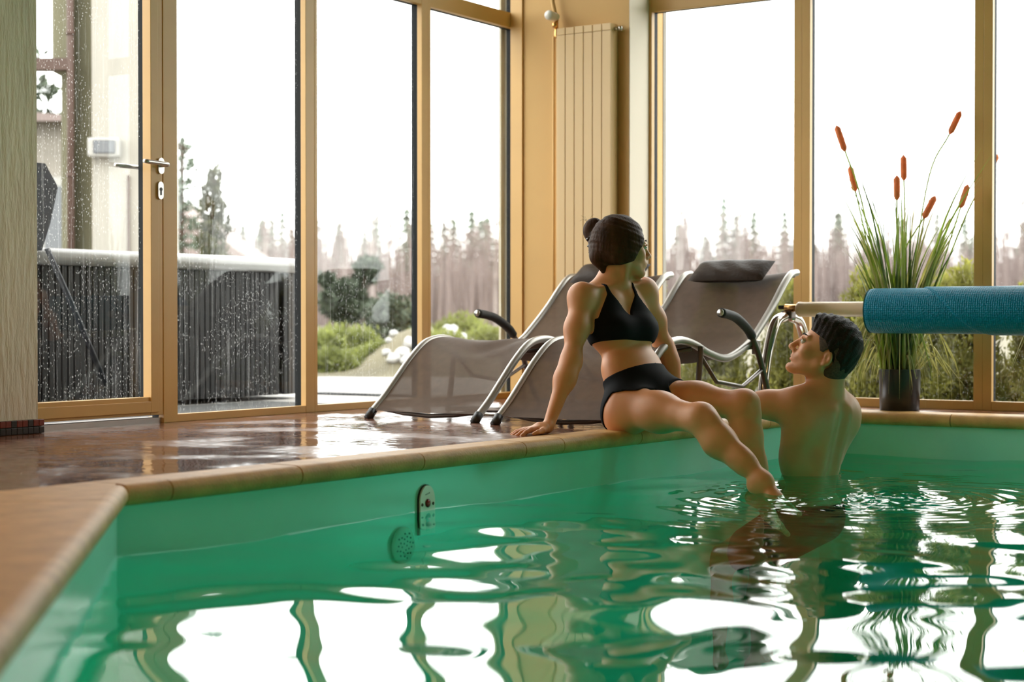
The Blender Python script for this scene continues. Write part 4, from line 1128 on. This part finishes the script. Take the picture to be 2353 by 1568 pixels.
def nets(F, lo, h, name, m):
    ins = F < 0
    act = np.zeros(tuple(np.array(F.shape)-1), bool); cnt = np.zeros(act.shape, np.int8)
    offs = [(i, j, k) for i in (0, 1) for j in (0, 1) for k in (0, 1)]
    sh = act.shape
    for o in offs: cnt += ins[o[0]:o[0]+sh[0], o[1]:o[1]+sh[1], o[2]:o[2]+sh[2]]
    act = (cnt > 0) & (cnt < 8)
    I = np.argwhere(act); idx = np.full(sh, -1, np.int32); idx[act] = np.arange(len(I))
    val = np.stack([F[I[:, 0]+o[0], I[:, 1]+o[1], I[:, 2]+o[2]] for o in offs], 1)
    acc = np.zeros((len(I), 3)); n_ = np.zeros(len(I)); O = np.array(offs, float)
    for a in range(8):
        for b in range(a+1, 8):
            if np.abs(O[a]-O[b]).sum() != 1: continue
            cr = (val[:, a] < 0) != (val[:, b] < 0)
            t = np.where(cr, val[:, a]/(val[:, a]-val[:, b]+1e-12), 0)
            p = O[a]+t[:, None]*(O[b]-O[a]); acc[cr] += p[cr]; n_[cr] += 1
    V = lo+h*(I+acc/n_[:, None]); quads = []
    for ax in range(3):
        o1, o2 = (ax+1) % 3, (ax+2) % 3
        sl0 = [slice(None)]*3; sl1 = [slice(None)]*3; sl0[ax] = slice(0, -1); sl1[ax] = slice(1, None)
        A, B = ins[tuple(sl0)], ins[tuple(sl1)]
        for flip, msk in ((False, A & ~B), (True, ~A & B)):
            E = np.argwhere(msk); ok = (E[:, o1] > 0) & (E[:, o2] > 0) & (E[:, o1] < sh[o1]) & (E[:, o2] < sh[o2]); E = E[ok]
            if not len(E): continue
            def c(d1, d2):
                Q = E.copy(); Q[:, o1] -= d1; Q[:, o2] -= d2; return idx[Q[:, 0], Q[:, 1], Q[:, 2]]
            q = np.stack([c(1, 1), c(0, 1), c(0, 0), c(1, 0)], 1)
            quads.append(q[:, ::-1] if flip else q)
    Q = np.concatenate(quads); Q = Q[(Q >= 0).all(1)]
    me = bpy.data.meshes.new(name)
    me.vertices.add(len(V)); me.vertices.foreach_set('co', V.astype(np.float32).ravel())
    me.loops.add(len(Q)*4); me.loops.foreach_set('vertex_index', Q.astype(np.int32).ravel())
    me.polygons.add(len(Q)); me.polygons.foreach_set('loop_start', np.arange(0, len(Q)*4, 4, dtype=np.int32))
    try: me.polygons.foreach_set('loop_total', np.full(len(Q), 4, np.int32))
    except Exception: pass
    me.polygons.foreach_set('use_smooth', np.ones(len(Q), bool))
    me.update(calc_edges=True); me.validate(); me.materials.append(m); return me

def unit(v): v = np.array(v, float); return v/np.linalg.norm(v)
def frame_of(f, up):
    """forward, left, up"""
    f = unit(f); l = unit(np.cross(up, f)); u = np.cross(f, l); return np.array([f, l, u])

class Head:
    def __init__(s, c, f, up, sc, male=False):
        s.c = np.array(c, float); s.A = frame_of(f, up); s.s = sc; s.male = male
    def p(s, f, l, u): return s.c+s.s*(f*s.A[0]+l*s.A[1]+u*s.A[2])
    def build(s, B, neck, rn=(.05, .055), face_only=False):
        S = s.s; A = s.A; p = s.p; m = s.male
        B.ell(p(-.014, 0, .028), (.094*S, .073*S, .086*S), A, .03)
        B.ell(p(.035, 0, -.02), (.058*S, .057*S, .075*S), A, .03)
        B.ell(p(.036, 0, -.074), (.054*S, .047*S, .036*S), A, .03)
        B.cone(p(.004, .046, -.062), p(.074, .016, -.104), .020*S, .015*S, .025); B.cone(p(.004, -.046, -.062), p(.074, -.016, -.104), .020*S, .015*S, .025)
        B.ell(p(.082, 0, -.103), (.016*S, .02*S, .014*S), A, .02)
        for g in (1, -1):
            B.ell(p(.062, .036*g, -.032), (.024*S, .024*S, .024*S), A, .02)
            B.cone(p(.091, .014*g, .016), p(.074, .046*g, .016), .0085*S, .008*S, .014)
            B.ell(p(.1, .031*g, -.002), (.013*S, .019*S, .0115*S), A, .012, 'sub')
            # ear
            B.ell(p(-.018, .071*g, -.027), (.016*S, .008*S, .027*S), frame_of(A[0]*.85-A[2]*.1-A[1]*g*.35, A[2]), .008)
            B.ell(p(-.012, .079*g, -.026), (.008*S, .008*S, .015*S), A, .004, 'sub')
            B.ell(p(-.014, .075*g, -.049), (.008*S, .006*S, .008*S), A, .006)
            # nostril wing
            B.ell(p(.103, .0115*g, -.043), (.010*S, .008*S, .0075*S), A, .006)
        B.cone(p(.093, 0, .004), p(.116, 0, -.031), .0075*S, .0095*S, .016)
        B.ell(p(.116, 0, -.037), (.0115*S, .0115*S, .009*S), A, .008)
        B.ell(p(.082, 0, -.065), (.022*S, .03*S, .022*S), A, .02)
        B.cone(p(.099, .014, -.0635), p(.099, -.014, -.0635), .0062*S, .0062*S, .008)
        B.cone(p(.096, .012, -.0755), p(.096, -.012, -.0755), .0075*S, .0075*S, .008)
        B.cone(p(.107, .02, -.0695), p(.107, -.02, -.0695), .0028*S, .0028*S, .005, 'sub')
        B.ell(p(.098, 0, -.088), (.008*S, .014*S, .006*S), A, .01, 'sub')
        B.cone(p(-.022, 0, -.05), neck, rn[0], rn[1], .03)
    def extras(s, root, lipmat, hairmat):
        p = s.p; S = s.s
        for g in (1, -1):
            mb = MB(); mb.sphere(p(.0835, .031*g, -.003), .0115*S, 14, 10); e = mb.build('eye', M['eye'], root, True)
            d = s.A[0]+.15*g*s.A[1]; d = unit(d); mb = MB(); c = p(.0835, .031*g, -.003)+d*.0085*S; mb.sphere(c, .0050*S, 10, 7); mb.build('iris', M['iris'], e, True)
            mb = MB(); mb.tube([p(.089, .017*g, .0035), p(.0985, .027*g, .0065), p(.094, .040*g, .005), p(.082, .047*g, -.001)], [.002*S, .0032*S, .0034*S, .002*S], 6); mb.build('eyelid', s.skin, root, True)
            mb = MB(); mb.tube([p(.0975, .013*g, .0185), p(.0935, .03*g, .0235), p(.079, .049*g, .020)], [.003*S, .0034*S, .0015*S], 6); mb.build('eyebrow', hairmat, root, True)
        mb = MB(); mb.tube([p(.093, .021, -.067), p(.1035, .009, -.0635), p(.1045, 0, -.065), p(.1035, -.009, -.0635), p(.093, -.021, -.067)], [.0012*S, .0030*S, .0032*S, .0030*S, .0012*S], 8)
        mb.tube([p(.092, .02, -.071), p(.101, .009, -.0755), p(.102, 0, -.0765), p(.101, -.009, -.0755), p(.092, -.02, -.071)], [.0012*S, .0036*S, .0042*S, .0036*S, .0012*S], 8)
        mb.build('lips', lipmat, root, True)

def hand(B, wrist, d, side, nrm, sc=1.0, curl=.25, spread=.22):
    """d: finger direction, side: thumb side, nrm: back of hand"""
    d = unit(d); nrm = unit(np.array(nrm)-d*(np.array(nrm) @ d)); side = unit(np.cross(nrm, d))*np.sign(np.cross(nrm, d) @ np.array(side))
    q = lambda a, b, c: wrist+sc*(a*d+b*side+c*nrm)
    B.cone(q(0, 0, 0), q(.035, 0, .004), .023*sc, .022*sc, .02)
    for b in (-.027, -.009, .009, .027): B.cone(q(.02, b*.6, .002), q(.085, b, .004), .013*sc, .0105*sc, .012)
    for i, (b, L_) in enumerate(((.029, .072), (.010, .080), (-.010, .074), (-.028, .058))):
        a = (b/.03)*spread; f1 = unit(d*math.cos(a)+side*math.sin(a))
        k0 = q(.088, b, .006); c1 = curl*.6; c2 = curl*1.3
        p1 = k0+sc*L_*.45*(f1*math.cos(c1)-nrm*math.sin(c1)); p2 = p1+sc*L_*.32*(f1*math.cos(c2)-nrm*math.sin(c2)); p3 = p2+sc*L_*.23*(f1*math.cos(c2)-nrm*math.sin(c2))
        B.cone(k0, p1, .0098*sc, .0086*sc, .005); B.cone(p1, p2, .0086*sc, .0078*sc, .004); B.cone(p2, p3, .0078*sc, .0062*sc, .004)
    t0 = q(.022, .022, -.004); t1 = q(.055, .052, -.004); t2 = q(.085, .066, -.006); t3 = q(.106, .07, -.008)
    B.cone(t0, t1, .014*sc, .011*sc, .012); B.cone(t1, t2, .0105*sc, .009*sc, .006); B.cone(t2, t3, .009*sc, .007*sc, .004)

def foot(B, ankle, d, up, sc=1.0):
    d = unit(d); up = unit(np.array(up)-d*(np.array(up) @ d)); l = np.cross(up, d)
    q = lambda a, b, c: ankle+sc*(a*d+b*l+c*up)
    B.ell(q(-.024, 0, -.030), (.030*sc, .025*sc, .026*sc), np.array([d, l, up]), .02)
    B.cone(q(-.01, 0, -.01), q(.07, 0, -.035), .034*sc, .026*sc, .025)
    B.cone(q(.06, .015, -.04), q(.125, .025, -.05), .020*sc, .016*sc, .02); B.cone(q(.06, -.015, -.042), q(.115, -.028, -.052), .018*sc, .014*sc, .02)
    for i in range(5):
        b = .034-.016*i; x0 = .128-.006*i; B.cone(q(x0, b, -.052), q(x0+.035-.004*i, b, -.056), (.012 if i == 0 else .0085)*sc, (.010 if i == 0 else .007)*sc, .005)

def cube_axes(f, up): return frame_of(f, up)

def sm(o, it=3):
    md = o.modifiers.new('smooth', 'SMOOTH'); md.factor = .5; md.iterations = it; return o

# ------------------------------------------------------------------ the woman on the pool edge
def woman():
    H_ = .004
    B = SDF((-.06, 5.70, -.50), (1.16, 6.98, .86), H_)
    RH, LH = P(1446, 936, 6.36), P(1518, 917, 6.54)
    RK, LK = P(1609, 963, 6.06), P(1708, 931, 6.31)
    RA, LA = P(1754, 1106, 5.90), P(1750, 1140, 6.27)
    PC = (RH+LH)/2 + np.array([-.01, .01, .024])
    W = P(1448, 842, 6.50); R = P(1424, 772, 6.525); C = P(1412, 705, 6.545); NB = P(1414, 650, 6.56)
    RS, LS = P(1337, 680, 6.44), P(1480, 668, 6.63)
    RE, RW = P(1312, 832, 6.33), P(1262, 974, 6.19)
    LE, LW = P(1526, 800, 6.74), P(1566, 925, 6.72)
    lp = unit(LH-RH); lc = unit(LS-RS); upc = unit(NB-R); fc = unit(np.cross(lc, upc)); Ac = np.array([fc, lc, upc])
    upp = unit(W-PC); fp = unit(np.cross(lp, upp)); lp2 = np.cross(upp, fp); Ap = np.array([fp, lp2, upp])
    lw = unit(lc+lp); upw = unit(R-PC); fw = unit(np.cross(lw, upw)); Aw = np.array([fw, np.cross(upw, fw), upw])
    T = lambda o, A, f, l, u: o+f*A[0]+l*A[1]+u*A[2]
    # torso
    B.ell(T(R, Ac, -.004, -.004, .012), (.088, .136, .105), Ac, .03)
    B.ell(T(C, Ac, -.012, 0, -.005), (.072, .135, .075), Ac, .04)
    B.ell(T(W, Aw, 0, 0, .012), (.082, .128, .075), Aw, .05)
    B.ell(T(W, Aw, .004, 0, -.03), (.088, .136, .07), Aw, .05)
    B.ell(T(PC, Ap, -.012, 0, .02), (.100, .150, .088), Ap, .05)
    B.ell(T(PC, Ap, .025, 0, .035), (.075, .105, .065), Ap, .05)
    for g in (1, -1):
        B.ell(T(R, Ac, .060, .060*g, .016), (.050, .060, .056), Ac, .04)
        B.cone(T(C, Ac, .0, .03*g, .055), (RS if g < 0 else LS)+np.array([0, 0, .005]), .030, .038, .035)
        B.cone(T(C, Ac, .02, .05*g, .02), T(R, Ac, .03, .105*g, .02), .05, .045, .04)
        B.cone(T(NB, Ac, .038, .012*g, -.018), T((RS if g < 0 else LS), Ac, .03, -.02*g, .012), .009, .009, .016)   # collar bone
    B.cone(T(R, Ac, .068, .05, .012), T(R, Ac, .068, -.05, .012), .038, .038, .03)
    # thighs, buttocks
    B.ell(T(RH, Ap, -.032, .005, -.014), (.090, .086, .084), Ap, .04)
    B.ell(T(LH, Ap, -.032, -.005, -.014), (.090, .086, .084), Ap, .04)
    th = []
    for Hh, K in ((RH, RK), (LH, LK)):
        m1 = Hh*.55+K*.45
        B.cone(Hh, m1, .083, .069, .05); B.cone(m1, K, .069, .047, .05); th.append((Hh, m1, K))
        d = unit(K-Hh)
        B.ell(K+d*.012+np.array([0, 0, .006]), (.043, .043, .043), None, .03)
    # shins
    for K, An, out in ((RK, RA, .0), (LK, LA, .0)):
        d = unit(An-K); bk = unit(np.cross(d, np.cross((RH-RK) if K is RK else (LH-LK), d)))
        m = K*.68+An*.32+bk*.014
        B.cone(K, m, .046, .053, .05); B.cone(m, K*.3+An*.7+bk*.004, .053, .037, .05); B.cone(K*.35+An*.65, An, .037, .029, .04)
        B.cone(K+d*.03-bk*.035, K*.3+An*.7-bk*.024, .014, .011, .03)
        B.ell(K+d*.045-bk*.034, (.02, .02, .02), None, .03)
    foot(B, RA, unit(P(1850, 1150, 5.80)-RA), np.array([.35, 0, 1.0]), .98)
    B.cone(RA, P(1747, 1124, 5.91), .028, .02, .03)
    foot(B, LA, np.array([.55, -.35, -.45]), np.array([.4, 0, 1]), .98)
    torso = B.F.copy()
    # arms
    for S_, E, Wr in ((RS, RE, RW), (LS, LE, LW)):
        B.ell(S_+np.array([0, 0, -.01]), (.036, .036, .044), None, .05)
        m = S_*.5+E*.5
        B.cone(S_+np.array([0, 0, -.015]), m, .0425, .0385, .05); B.cone(m, E, .0385, .033, .05)
        q = E*.72+Wr*.28
        B.cone(E, q, .033, .0335, .05); B.cone(q, Wr, .0335, .022, .05)
    fd = P(1172, 999, 6.10)-RW
    hand(B, P(1257, 983, 6.17), np.array([fd[0], fd[1], -.02]), np.array([.1, -1, 0]), np.array([-.12, 0, 1]), .98, .30, .30)
    hand(B, LW+np.array([.0, .01, -.03]), np.array([-.3, .9, -.05]), np.array([.9, .3, 0]), np.array([0, .2, 1]), .95)
    # head and neck
    hd = Head(P(1427, 566, 6.55), (.95, .31, -.02), np.array([-.03, .02, 1]), 1.0); hd.skin = M['skin_w']
    hd.build(B, NB+np.array([0, .0, -.01]), (.049, .052))
    B.cone(NB+np.array([.0, .03, .03]), T(C, Ac, -.02, .1, .06), .03, .03, .05); B.cone(NB+np.array([-.02, .02, .03]), T(C, Ac, -.02, -.1, .06), .03, .03, .05)
    B.cone(hd.p(-.005, -.06, -.07), T(NB, Ac, .05, .005, -.01), .010, .009, .02)     # neck tendon
    root = empty('person', (.45, 6.45, 0)); tag(root, 'woman in a black two piece swimsuit sitting on the pool edge, head turned right', 'person')
    def put(name, me):
        o = link(name, me, root); o.location = (-.45, -6.45, 0); return o
    put('body', B.mesh('body_mesh', M['skin_w']))
    # clothing
    g = B.grid(B.lo, B.lo+B.h*(B.n-1))
    X, Y, Z = [a.astype(np.float32) for a in g[1:]]
    # top
    i0 = [int((v-o)/H_) for v, o in zip((R[0]-.26, R[1]-.26, R[2]-.16), B.lo)]; i1 = [int((v-o)/H_) for v, o in zip((R[0]+.26, R[1]+.26, R[2]+.30), B.lo)]
    sl = tuple(slice(a, b) for a, b in zip(i0, i1)); xs = (X[sl[0]]-R[0], Y[:, sl[1]]-R[1], Z[:, :, sl[2]]-R[2])
    f_ = xs[0]*Ac[0][0]+xs[1]*Ac[0][1]+xs[2]*Ac[0][2]; l_ = xs[0]*Ac[1][0]+xs[1]*Ac[1][1]+xs[2]*Ac[1][2]; u_ = xs[0]*Ac[2][0]+xs[1]*Ac[2][1]+xs[2]*Ac[2][2]
    al = np.abs(l_)
    band = -.034 - .10*f_*0 - u_
    inner = (u_-.062)*.62 - al
    inner = np.where(u_ > .150, .0545+(u_-.15)*.15-al, inner)
    outer_lim = np.where(u_ < .055, .5, np.maximum(.133-(u_-.055)*.62, .072))
    outer = al-outer_lim
    reg = np.maximum(np.maximum(band, inner*.85), outer*.85)
    cl = np.maximum(torso[sl]-.0055, reg)
    pad = SDF(B.lo+H_*np.array(i0), B.lo+H_*np.array(i1), H_)
    sm(put('bikini_top', nets(cl.astype(np.float32), B.lo+H_*np.array(i0), H_, 'bikini_top', M['bikini'])))
    # bottoms
    i0 = [int((v-o)/H_) for v, o in zip((PC[0]-.27, PC[1]-.27, PC[2]-.16), B.lo)]; i1 = [int((v-o)/H_) for v, o in zip((PC[0]+.30, PC[1]+.27, PC[2]+.20), B.lo)]
    sl = tuple(slice(max(a, 0), b) for a, b in zip(i0, i1)); gx, gy, gz = X[sl[0]], Y[:, sl[1]], Z[:, :, sl[2]]
    xs = (gx-PC[0], gy-PC[1], gz-PC[2])
    f_ = xs[0]*Ap[0][0]+xs[1]*Ap[0][1]+xs[2]*Ap[0][2]; l_ = xs[0]*Ap[1][0]+xs[1]*Ap[1][1]+xs[2]*Ap[1][2]; u_ = xs[0]*Ap[2][0]+xs[1]*Ap[2][1]+xs[2]*Ap[2][2]
    waist = u_-(.094-.16*f_*.0 - .0*al[0, 0, 0])
    ucut = np.interp(f_, [-.16, -.10, -.05, .0, .045, .13], [-.135, -.070, -.014, .018, .006, -.03]).astype(np.float32)
    legs = np.maximum((ucut-u_)*.8, (f_-(.128+.5*(u_-.04)))*.85)
    keep = np.maximum(np.maximum(waist, np.minimum(legs, np.abs(l_)-.035)), f_-.150)
    keep = np.maximum(keep, np.where(f_ > -.02, -.045-u_, -1.0))
    cl = np.maximum(torso[sl]-.0055, keep)
    sm(put('bikini_bottom', nets(cl.astype(np.float32), B.lo+H_*np.array([s_.start for s_ in sl]), H_, 'bikini_bottom', M['bikini'])))
    # hair
    Hs = SDF(hd.c-.2, hd.c+np.array([.2, .2, .2]), .0032); p = hd.p; A = hd.A
    Hs.ell(p(-.014, 0, .032), (.104, .0835, .094), A, .02)
    Hs.ell(p(-.055, 0, -.005), (.065, .075, .085), A, .03)
    for g_ in (1, -1):
        Hs.ell(p(.015, .060*g_, -.012), (.060, .030, .068), A, .03); Hs.ell(p(-.02, .066*g_, -.035), (.045, .022, .045), A, .03)
    Xh, Yh, Zh = Hs.grid(Hs.lo, Hs.lo+Hs.h*(Hs.n-1))[1:]
    q = [Xh-hd.c[0], Yh-hd.c[1], Zh-hd.c[2]]
    hf, hl, hu = [q[0]*A[i][0]+q[1]*A[i][1]+q[2]*A[i][2] for i in range(3)]
    str_ = .0011*np.sin(170*hu+50*hf+35*np.abs(hl))+.0008*np.sin(330*hu+110*hf)
    cut = np.maximum((hf-(.034+.52*(hu+.05)+.006*np.sin(40*hu)))*.85, (-hu-.078)*.9)
    cut = np.maximum(cut, ((hf*.35-hu)-.070)*.9)
    Hs.F = np.maximum(Hs.F+str_, cut).astype(np.float32)
    bc = P(1362, 530, 6.60)
    Hs.ell(bc, (.039, .036, .045), None, .012); Hs.ell(bc+np.array([.008, 0, .022]), (.030, .030, .028), None, .01)
    Hs.cone(bc+np.array([.01, 0, -.02]), p(-.098, 0, -.05), .030, .028, .02); Hs.cone(p(-.098, 0, -.04), p(-.072, 0, -.098), .026, .012, .02)
    put('hair', nets(Hs.F.astype(np.float32), Hs.lo, Hs.h, 'hair', M['hair_w']))
    mb = MB()
    cpt = [P(1366, 532, 6.555), P(1357, 560, 6.55), P(1362, 590, 6.55), P(1374, 612, 6.55)]
    mb.tube(spline(cpt, 5), .008, 8)
    for i in range(5):
        a = P(1362+i*1.5, 545+i*13, 6.55); mb.tube([a, a+np.array([.022, -.004, .006]), a+np.array([.038, .004, -.002])], [.006, .005, .003], 6)
    for i in range(4):
        a = P(1356+i*3, 548+i*15, 6.56); mb.tube([a, a+np.array([-.012, .01, -.004]), a+np.array([-.008, .03, -.006])], [.006, .005, .003], 6)
    mbo = mb.build('hair_clip', M['clip'], root, True); mbo.location = (-.45, -6.45, 0)
    for k in range(9):     # loose strands
        a0 = RNG.uniform(-.6, .9); s0 = bc+np.array([.03*math.sin(a0)-.01, RNG.uniform(-.02, .02), .035*math.cos(a0)])
        e_ = s0+np.array([RNG.uniform(-.035, .02), RNG.uniform(-.01, .01), RNG.uniform(.0, .03)])
        mb = MB(); mb.tube(spline([s0, (s0+e_)/2+np.array([0, 0, .008]), e_], 4), .0003, 4); o = mb.build('hair_strand', M['hair_w'], root); o.location = (-.45, -6.45, 0)
    ex = empty('tmp'); hd.extras(ex, M['lip'], M['hair_w'])
    for c in list(ex.children):
        c.parent = root; c.location = (-.45, -6.45, 0)
    bpy.data.objects.remove(ex)
woman()

# ------------------------------------------------------------------ the man in the water
def man():
    H_ = .0045
    B = SDF((.56, 6.30, -1.20), (1.56, 7.48, .50), H_)
    NB = P(1892, 896, 6.68); CH = P(1884, 955, 6.70); WA = P(1862, 1075, 6.72); PV = P(1856, 1180, 6.74)
    LS, RS = P(1826, 934, 6.62), P(1932, 945, 6.80)
    LE, LW = P(1694, 926, 6.70), P(1594, 920, 6.86)
    RE, RW = P(1905, 1075, 7.02), P(1800, 1120, 7.16)
    l0 = unit(LS-RS); up = unit(NB-WA); f0 = unit(np.cross(l0, up)); A = np.array([f0, np.cross(up, f0), up])
    T = lambda o, f, l, u: o+f*A[0]+l*A[1]+u*A[2]
    B.ell(T(CH, .015, 0, -.04), (.108, .158, .15), A, .04)
    B.ell(T(CH, .0, 0, .02), (.085, .165, .085), A, .05)
    B.ell(T(WA, .01, 0, .03), (.098, .142, .13), A, .05)
    B.ell(T(PV, 0, 0, .02), (.105, .155, .11), A, .05)
    for g, S_ in ((1, LS), (-1, RS)):
        B.cone(T(NB, -.01, .03*g, .02), S_+np.array([0, 0, .02]), .038, .040, .05)
        B.ell(T(CH, -.055, .085*g, -.005), (.040, .058, .075), A, .06)          # shoulder blade
        B.cone(T(CH, -.02, .135*g, -.03), T(WA, .0, .105*g, .06), .05, .045, .06)  # lat
        B.ell(T(CH, .085, .075*g, .0), (.04, .075, .06), A, .04)               # chest
        B.cone(T(CH, -.075, .030*g, .03), T(WA, -.070, .033*g, -.06), .028, .028, .06)  # spinal muscles
        B.ell(S_+np.array([0, 0, -.004]), (.060, .060, .060), None, .045)
    B.cone(T(CH, -.130, 0, .05), T(WA, -.122, 0, -.06), .016, .016, .045, 'sub')
    for S_, E, Wr in ((LS, LE, LW), (RS, RE, RW)):
        m = S_*.55+E*.45
        B.cone(S_, m, .060, .052, .05); B.cone(m, E, .052, .040, .04)
        q = E*.68+Wr*.32; B.cone(E, q, .041, .043, .03); B.cone(q, Wr, .042, .028, .03)
    B.ell(T(LS, -.03, -.05, -.03), (.05, .06, .06), A, .05)
    hand(B, LW, np.array([-1, .45, -.35]), np.array([0, -1, 0]), np.array([0, .1, 1]), 1.08, .3)
    hand(B, RW, unit(RW-RE), np.array([0, 0, 1]), np.array([0, -1, 0]), 1.08, .3)
    # legs drawn up in front of him under the water
    fh = unit(np.array([f0[0], f0[1], 0])); lh = np.array([-fh[1], fh[0], 0])
    for g in (1, -1):
        Hh = T(PV, .0, .085*g, -.03); K = Hh + fh*.36 + lh*.05*g + np.array([0, 0, -.20]); An = K + fh*.02 + np.array([0, 0, -.40])
        B.cone(Hh, K, .088, .060, .05); B.cone(K, K*.6+An*.4, .056, .058, .04); B.cone(K*.6+An*.4, An, .056, .036, .04)
        foot(B, An, fh+np.array([0, 0, -.5]), np.array([0, 0, 1]), 1.05)
    base = B.F.copy()
    hd = Head(P(1899, 806, 6.66), (-.885, .20, .40), np.array([.38, -.02, .91]), 1.13, True); hd.skin = M['skin_m']
    hd.build(B, NB+np.array([.0, .0, -.02]), (.050, .059))
    p = hd.p
    B.cone(p(-.055, 0, -.06), T(NB, -.03, 0, .0), .042, .050, .04)
    B.cone(p(.0, .05, -.06), T(NB, .05, .03, -.01), .012, .014, .03)
    B.ell(p(.095, 0, -.105), (.013, .02, .012), hd.A, .02)
    root = empty('person', (1.2, 6.7, -1.0)); tag(root, 'bare chested man with short dark hair in the pool, looking up at the woman', 'person')
    off = (-1.2, -6.7, 1.0)
    def put(name, me):
        o = link(name, me, root); o.location = off; return o
    put('body', B.mesh('body_mesh', M['skin_m']))
    # swim shorts
    i0 = [max(0, int((v-o)/H_)) for v, o in zip((PV[0]-.42, PV[1]-.27, -.80), B.lo)]; i1 = [min(int((v-o)/H_), int(n_)-1) for v, o, n_ in zip((PV[0]+.35, PV[1]+.50, PV[2]+.1), B.lo, B.n)]
    sl = tuple(slice(a, b) for a, b in zip(i0, i1)); zz = (B.lo[2]+H_*np.arange(i0[2], i1[2]))[None, None, :]
    xx = (B.lo[0]+H_*np.arange(i0[0], i1[0]))[:, None, None]; yy = (B.lo[1]+H_*np.arange(i0[1], i1[1]))[None, :, None]
    fwd = (xx-PV[0])*fh[0]+(yy-PV[1])*fh[1]
    cl = np.maximum(base[sl]-.007, np.maximum(zz-(PV[2]+.04), fwd-.26))
    put('swim_shorts', nets(cl.astype(np.float32), B.lo+H_*np.array(i0), H_, 'swim_shorts', M['cloth']))
    # hair
    Hs = SDF(hd.c-.2, hd.c+.2, .0034); HA = hd.A; S = hd.s
    Hs.ell(p(-.016, 0, .036), (.100*S, .0815*S, .0935*S), HA, .02)
    Hs.ell(p(.012, 0, .088), (.078*S, .060*S, .034*S), HA, .03)
    Hs.ell(p(.060, 0, .085), (.034*S, .045*S, .022*S), HA, .02)
    Hs.ell(p(-.058, 0, .0), (.054*S, .072*S, .08*S), HA, .02)
    g = Hs.grid(Hs.lo, Hs.lo+Hs.h*(Hs.n-1)); q = [g[1]-hd.c[0], g[2]-hd.c[1], g[3]-hd.c[2]]
    hf, hl, hu = [(q[0]*HA[i][0]+q[1]*HA[i][1]+q[2]*HA[i][2])/S for i in range(3)]
    tex = .0022*np.sin(170*hf+90*hu)*np.sin(120*hl+40*hf)+.0015*np.sin(310*hf-80*hl)
    front = (hf-(.080+.1*(hu-.06)))*.9
    side = (hf-np.interp(hu, [-.12, -.09, -.05, -.01, .03, .05], [-.10, -.078, -.052, -.022, .018, .10]))*.75
    cut = np.maximum(np.maximum(front, side), (-.092-hu)*.9)
    put('hair', nets(np.maximum(Hs.F+tex, cut).astype(np.float32), Hs.lo, Hs.h, 'hair', M['hair_m']))
    # cropped sides
    Fs = SDF(hd.c-.2, hd.c+.2, .0034)
    Fs.ell(p(-.014, 0, .026), (.0965*S, .0785*S, .0895*S), HA, .02); Fs.ell(p(-.042, 0, -.03), (.0625*S, .0675*S, .078*S), HA, .03)
    cut2 = np.maximum((hf-(.040-.5*np.maximum(.03-hu, 0)))*.9, np.where(hf > -.012, -.012-hu, -.092-hu)*.8)
    earhole = -(np.sqrt(((hf+.016)/.024)**2+((hu+.028)/.036)**2)-1)*.02
    cut2 = np.maximum(cut2, earhole)
    put('cropped_hair', nets(np.maximum(Fs.F, cut2).astype(np.float32), Fs.lo, Fs.h, 'cropped_hair', M['hair_fade']))
    ex = empty('tmp'); hd.extras(ex, M['lip'], M['hair_m'])
    for c in list(ex.children):
        c.parent = root; c.location = off
    bpy.data.objects.remove(ex)
M['hair_fade'] = mat('cropped_side_hair', (0.07, 0.04, 0.026), 0.7, var=.35, vscale=120, bump=.6, bscale=300)
man()
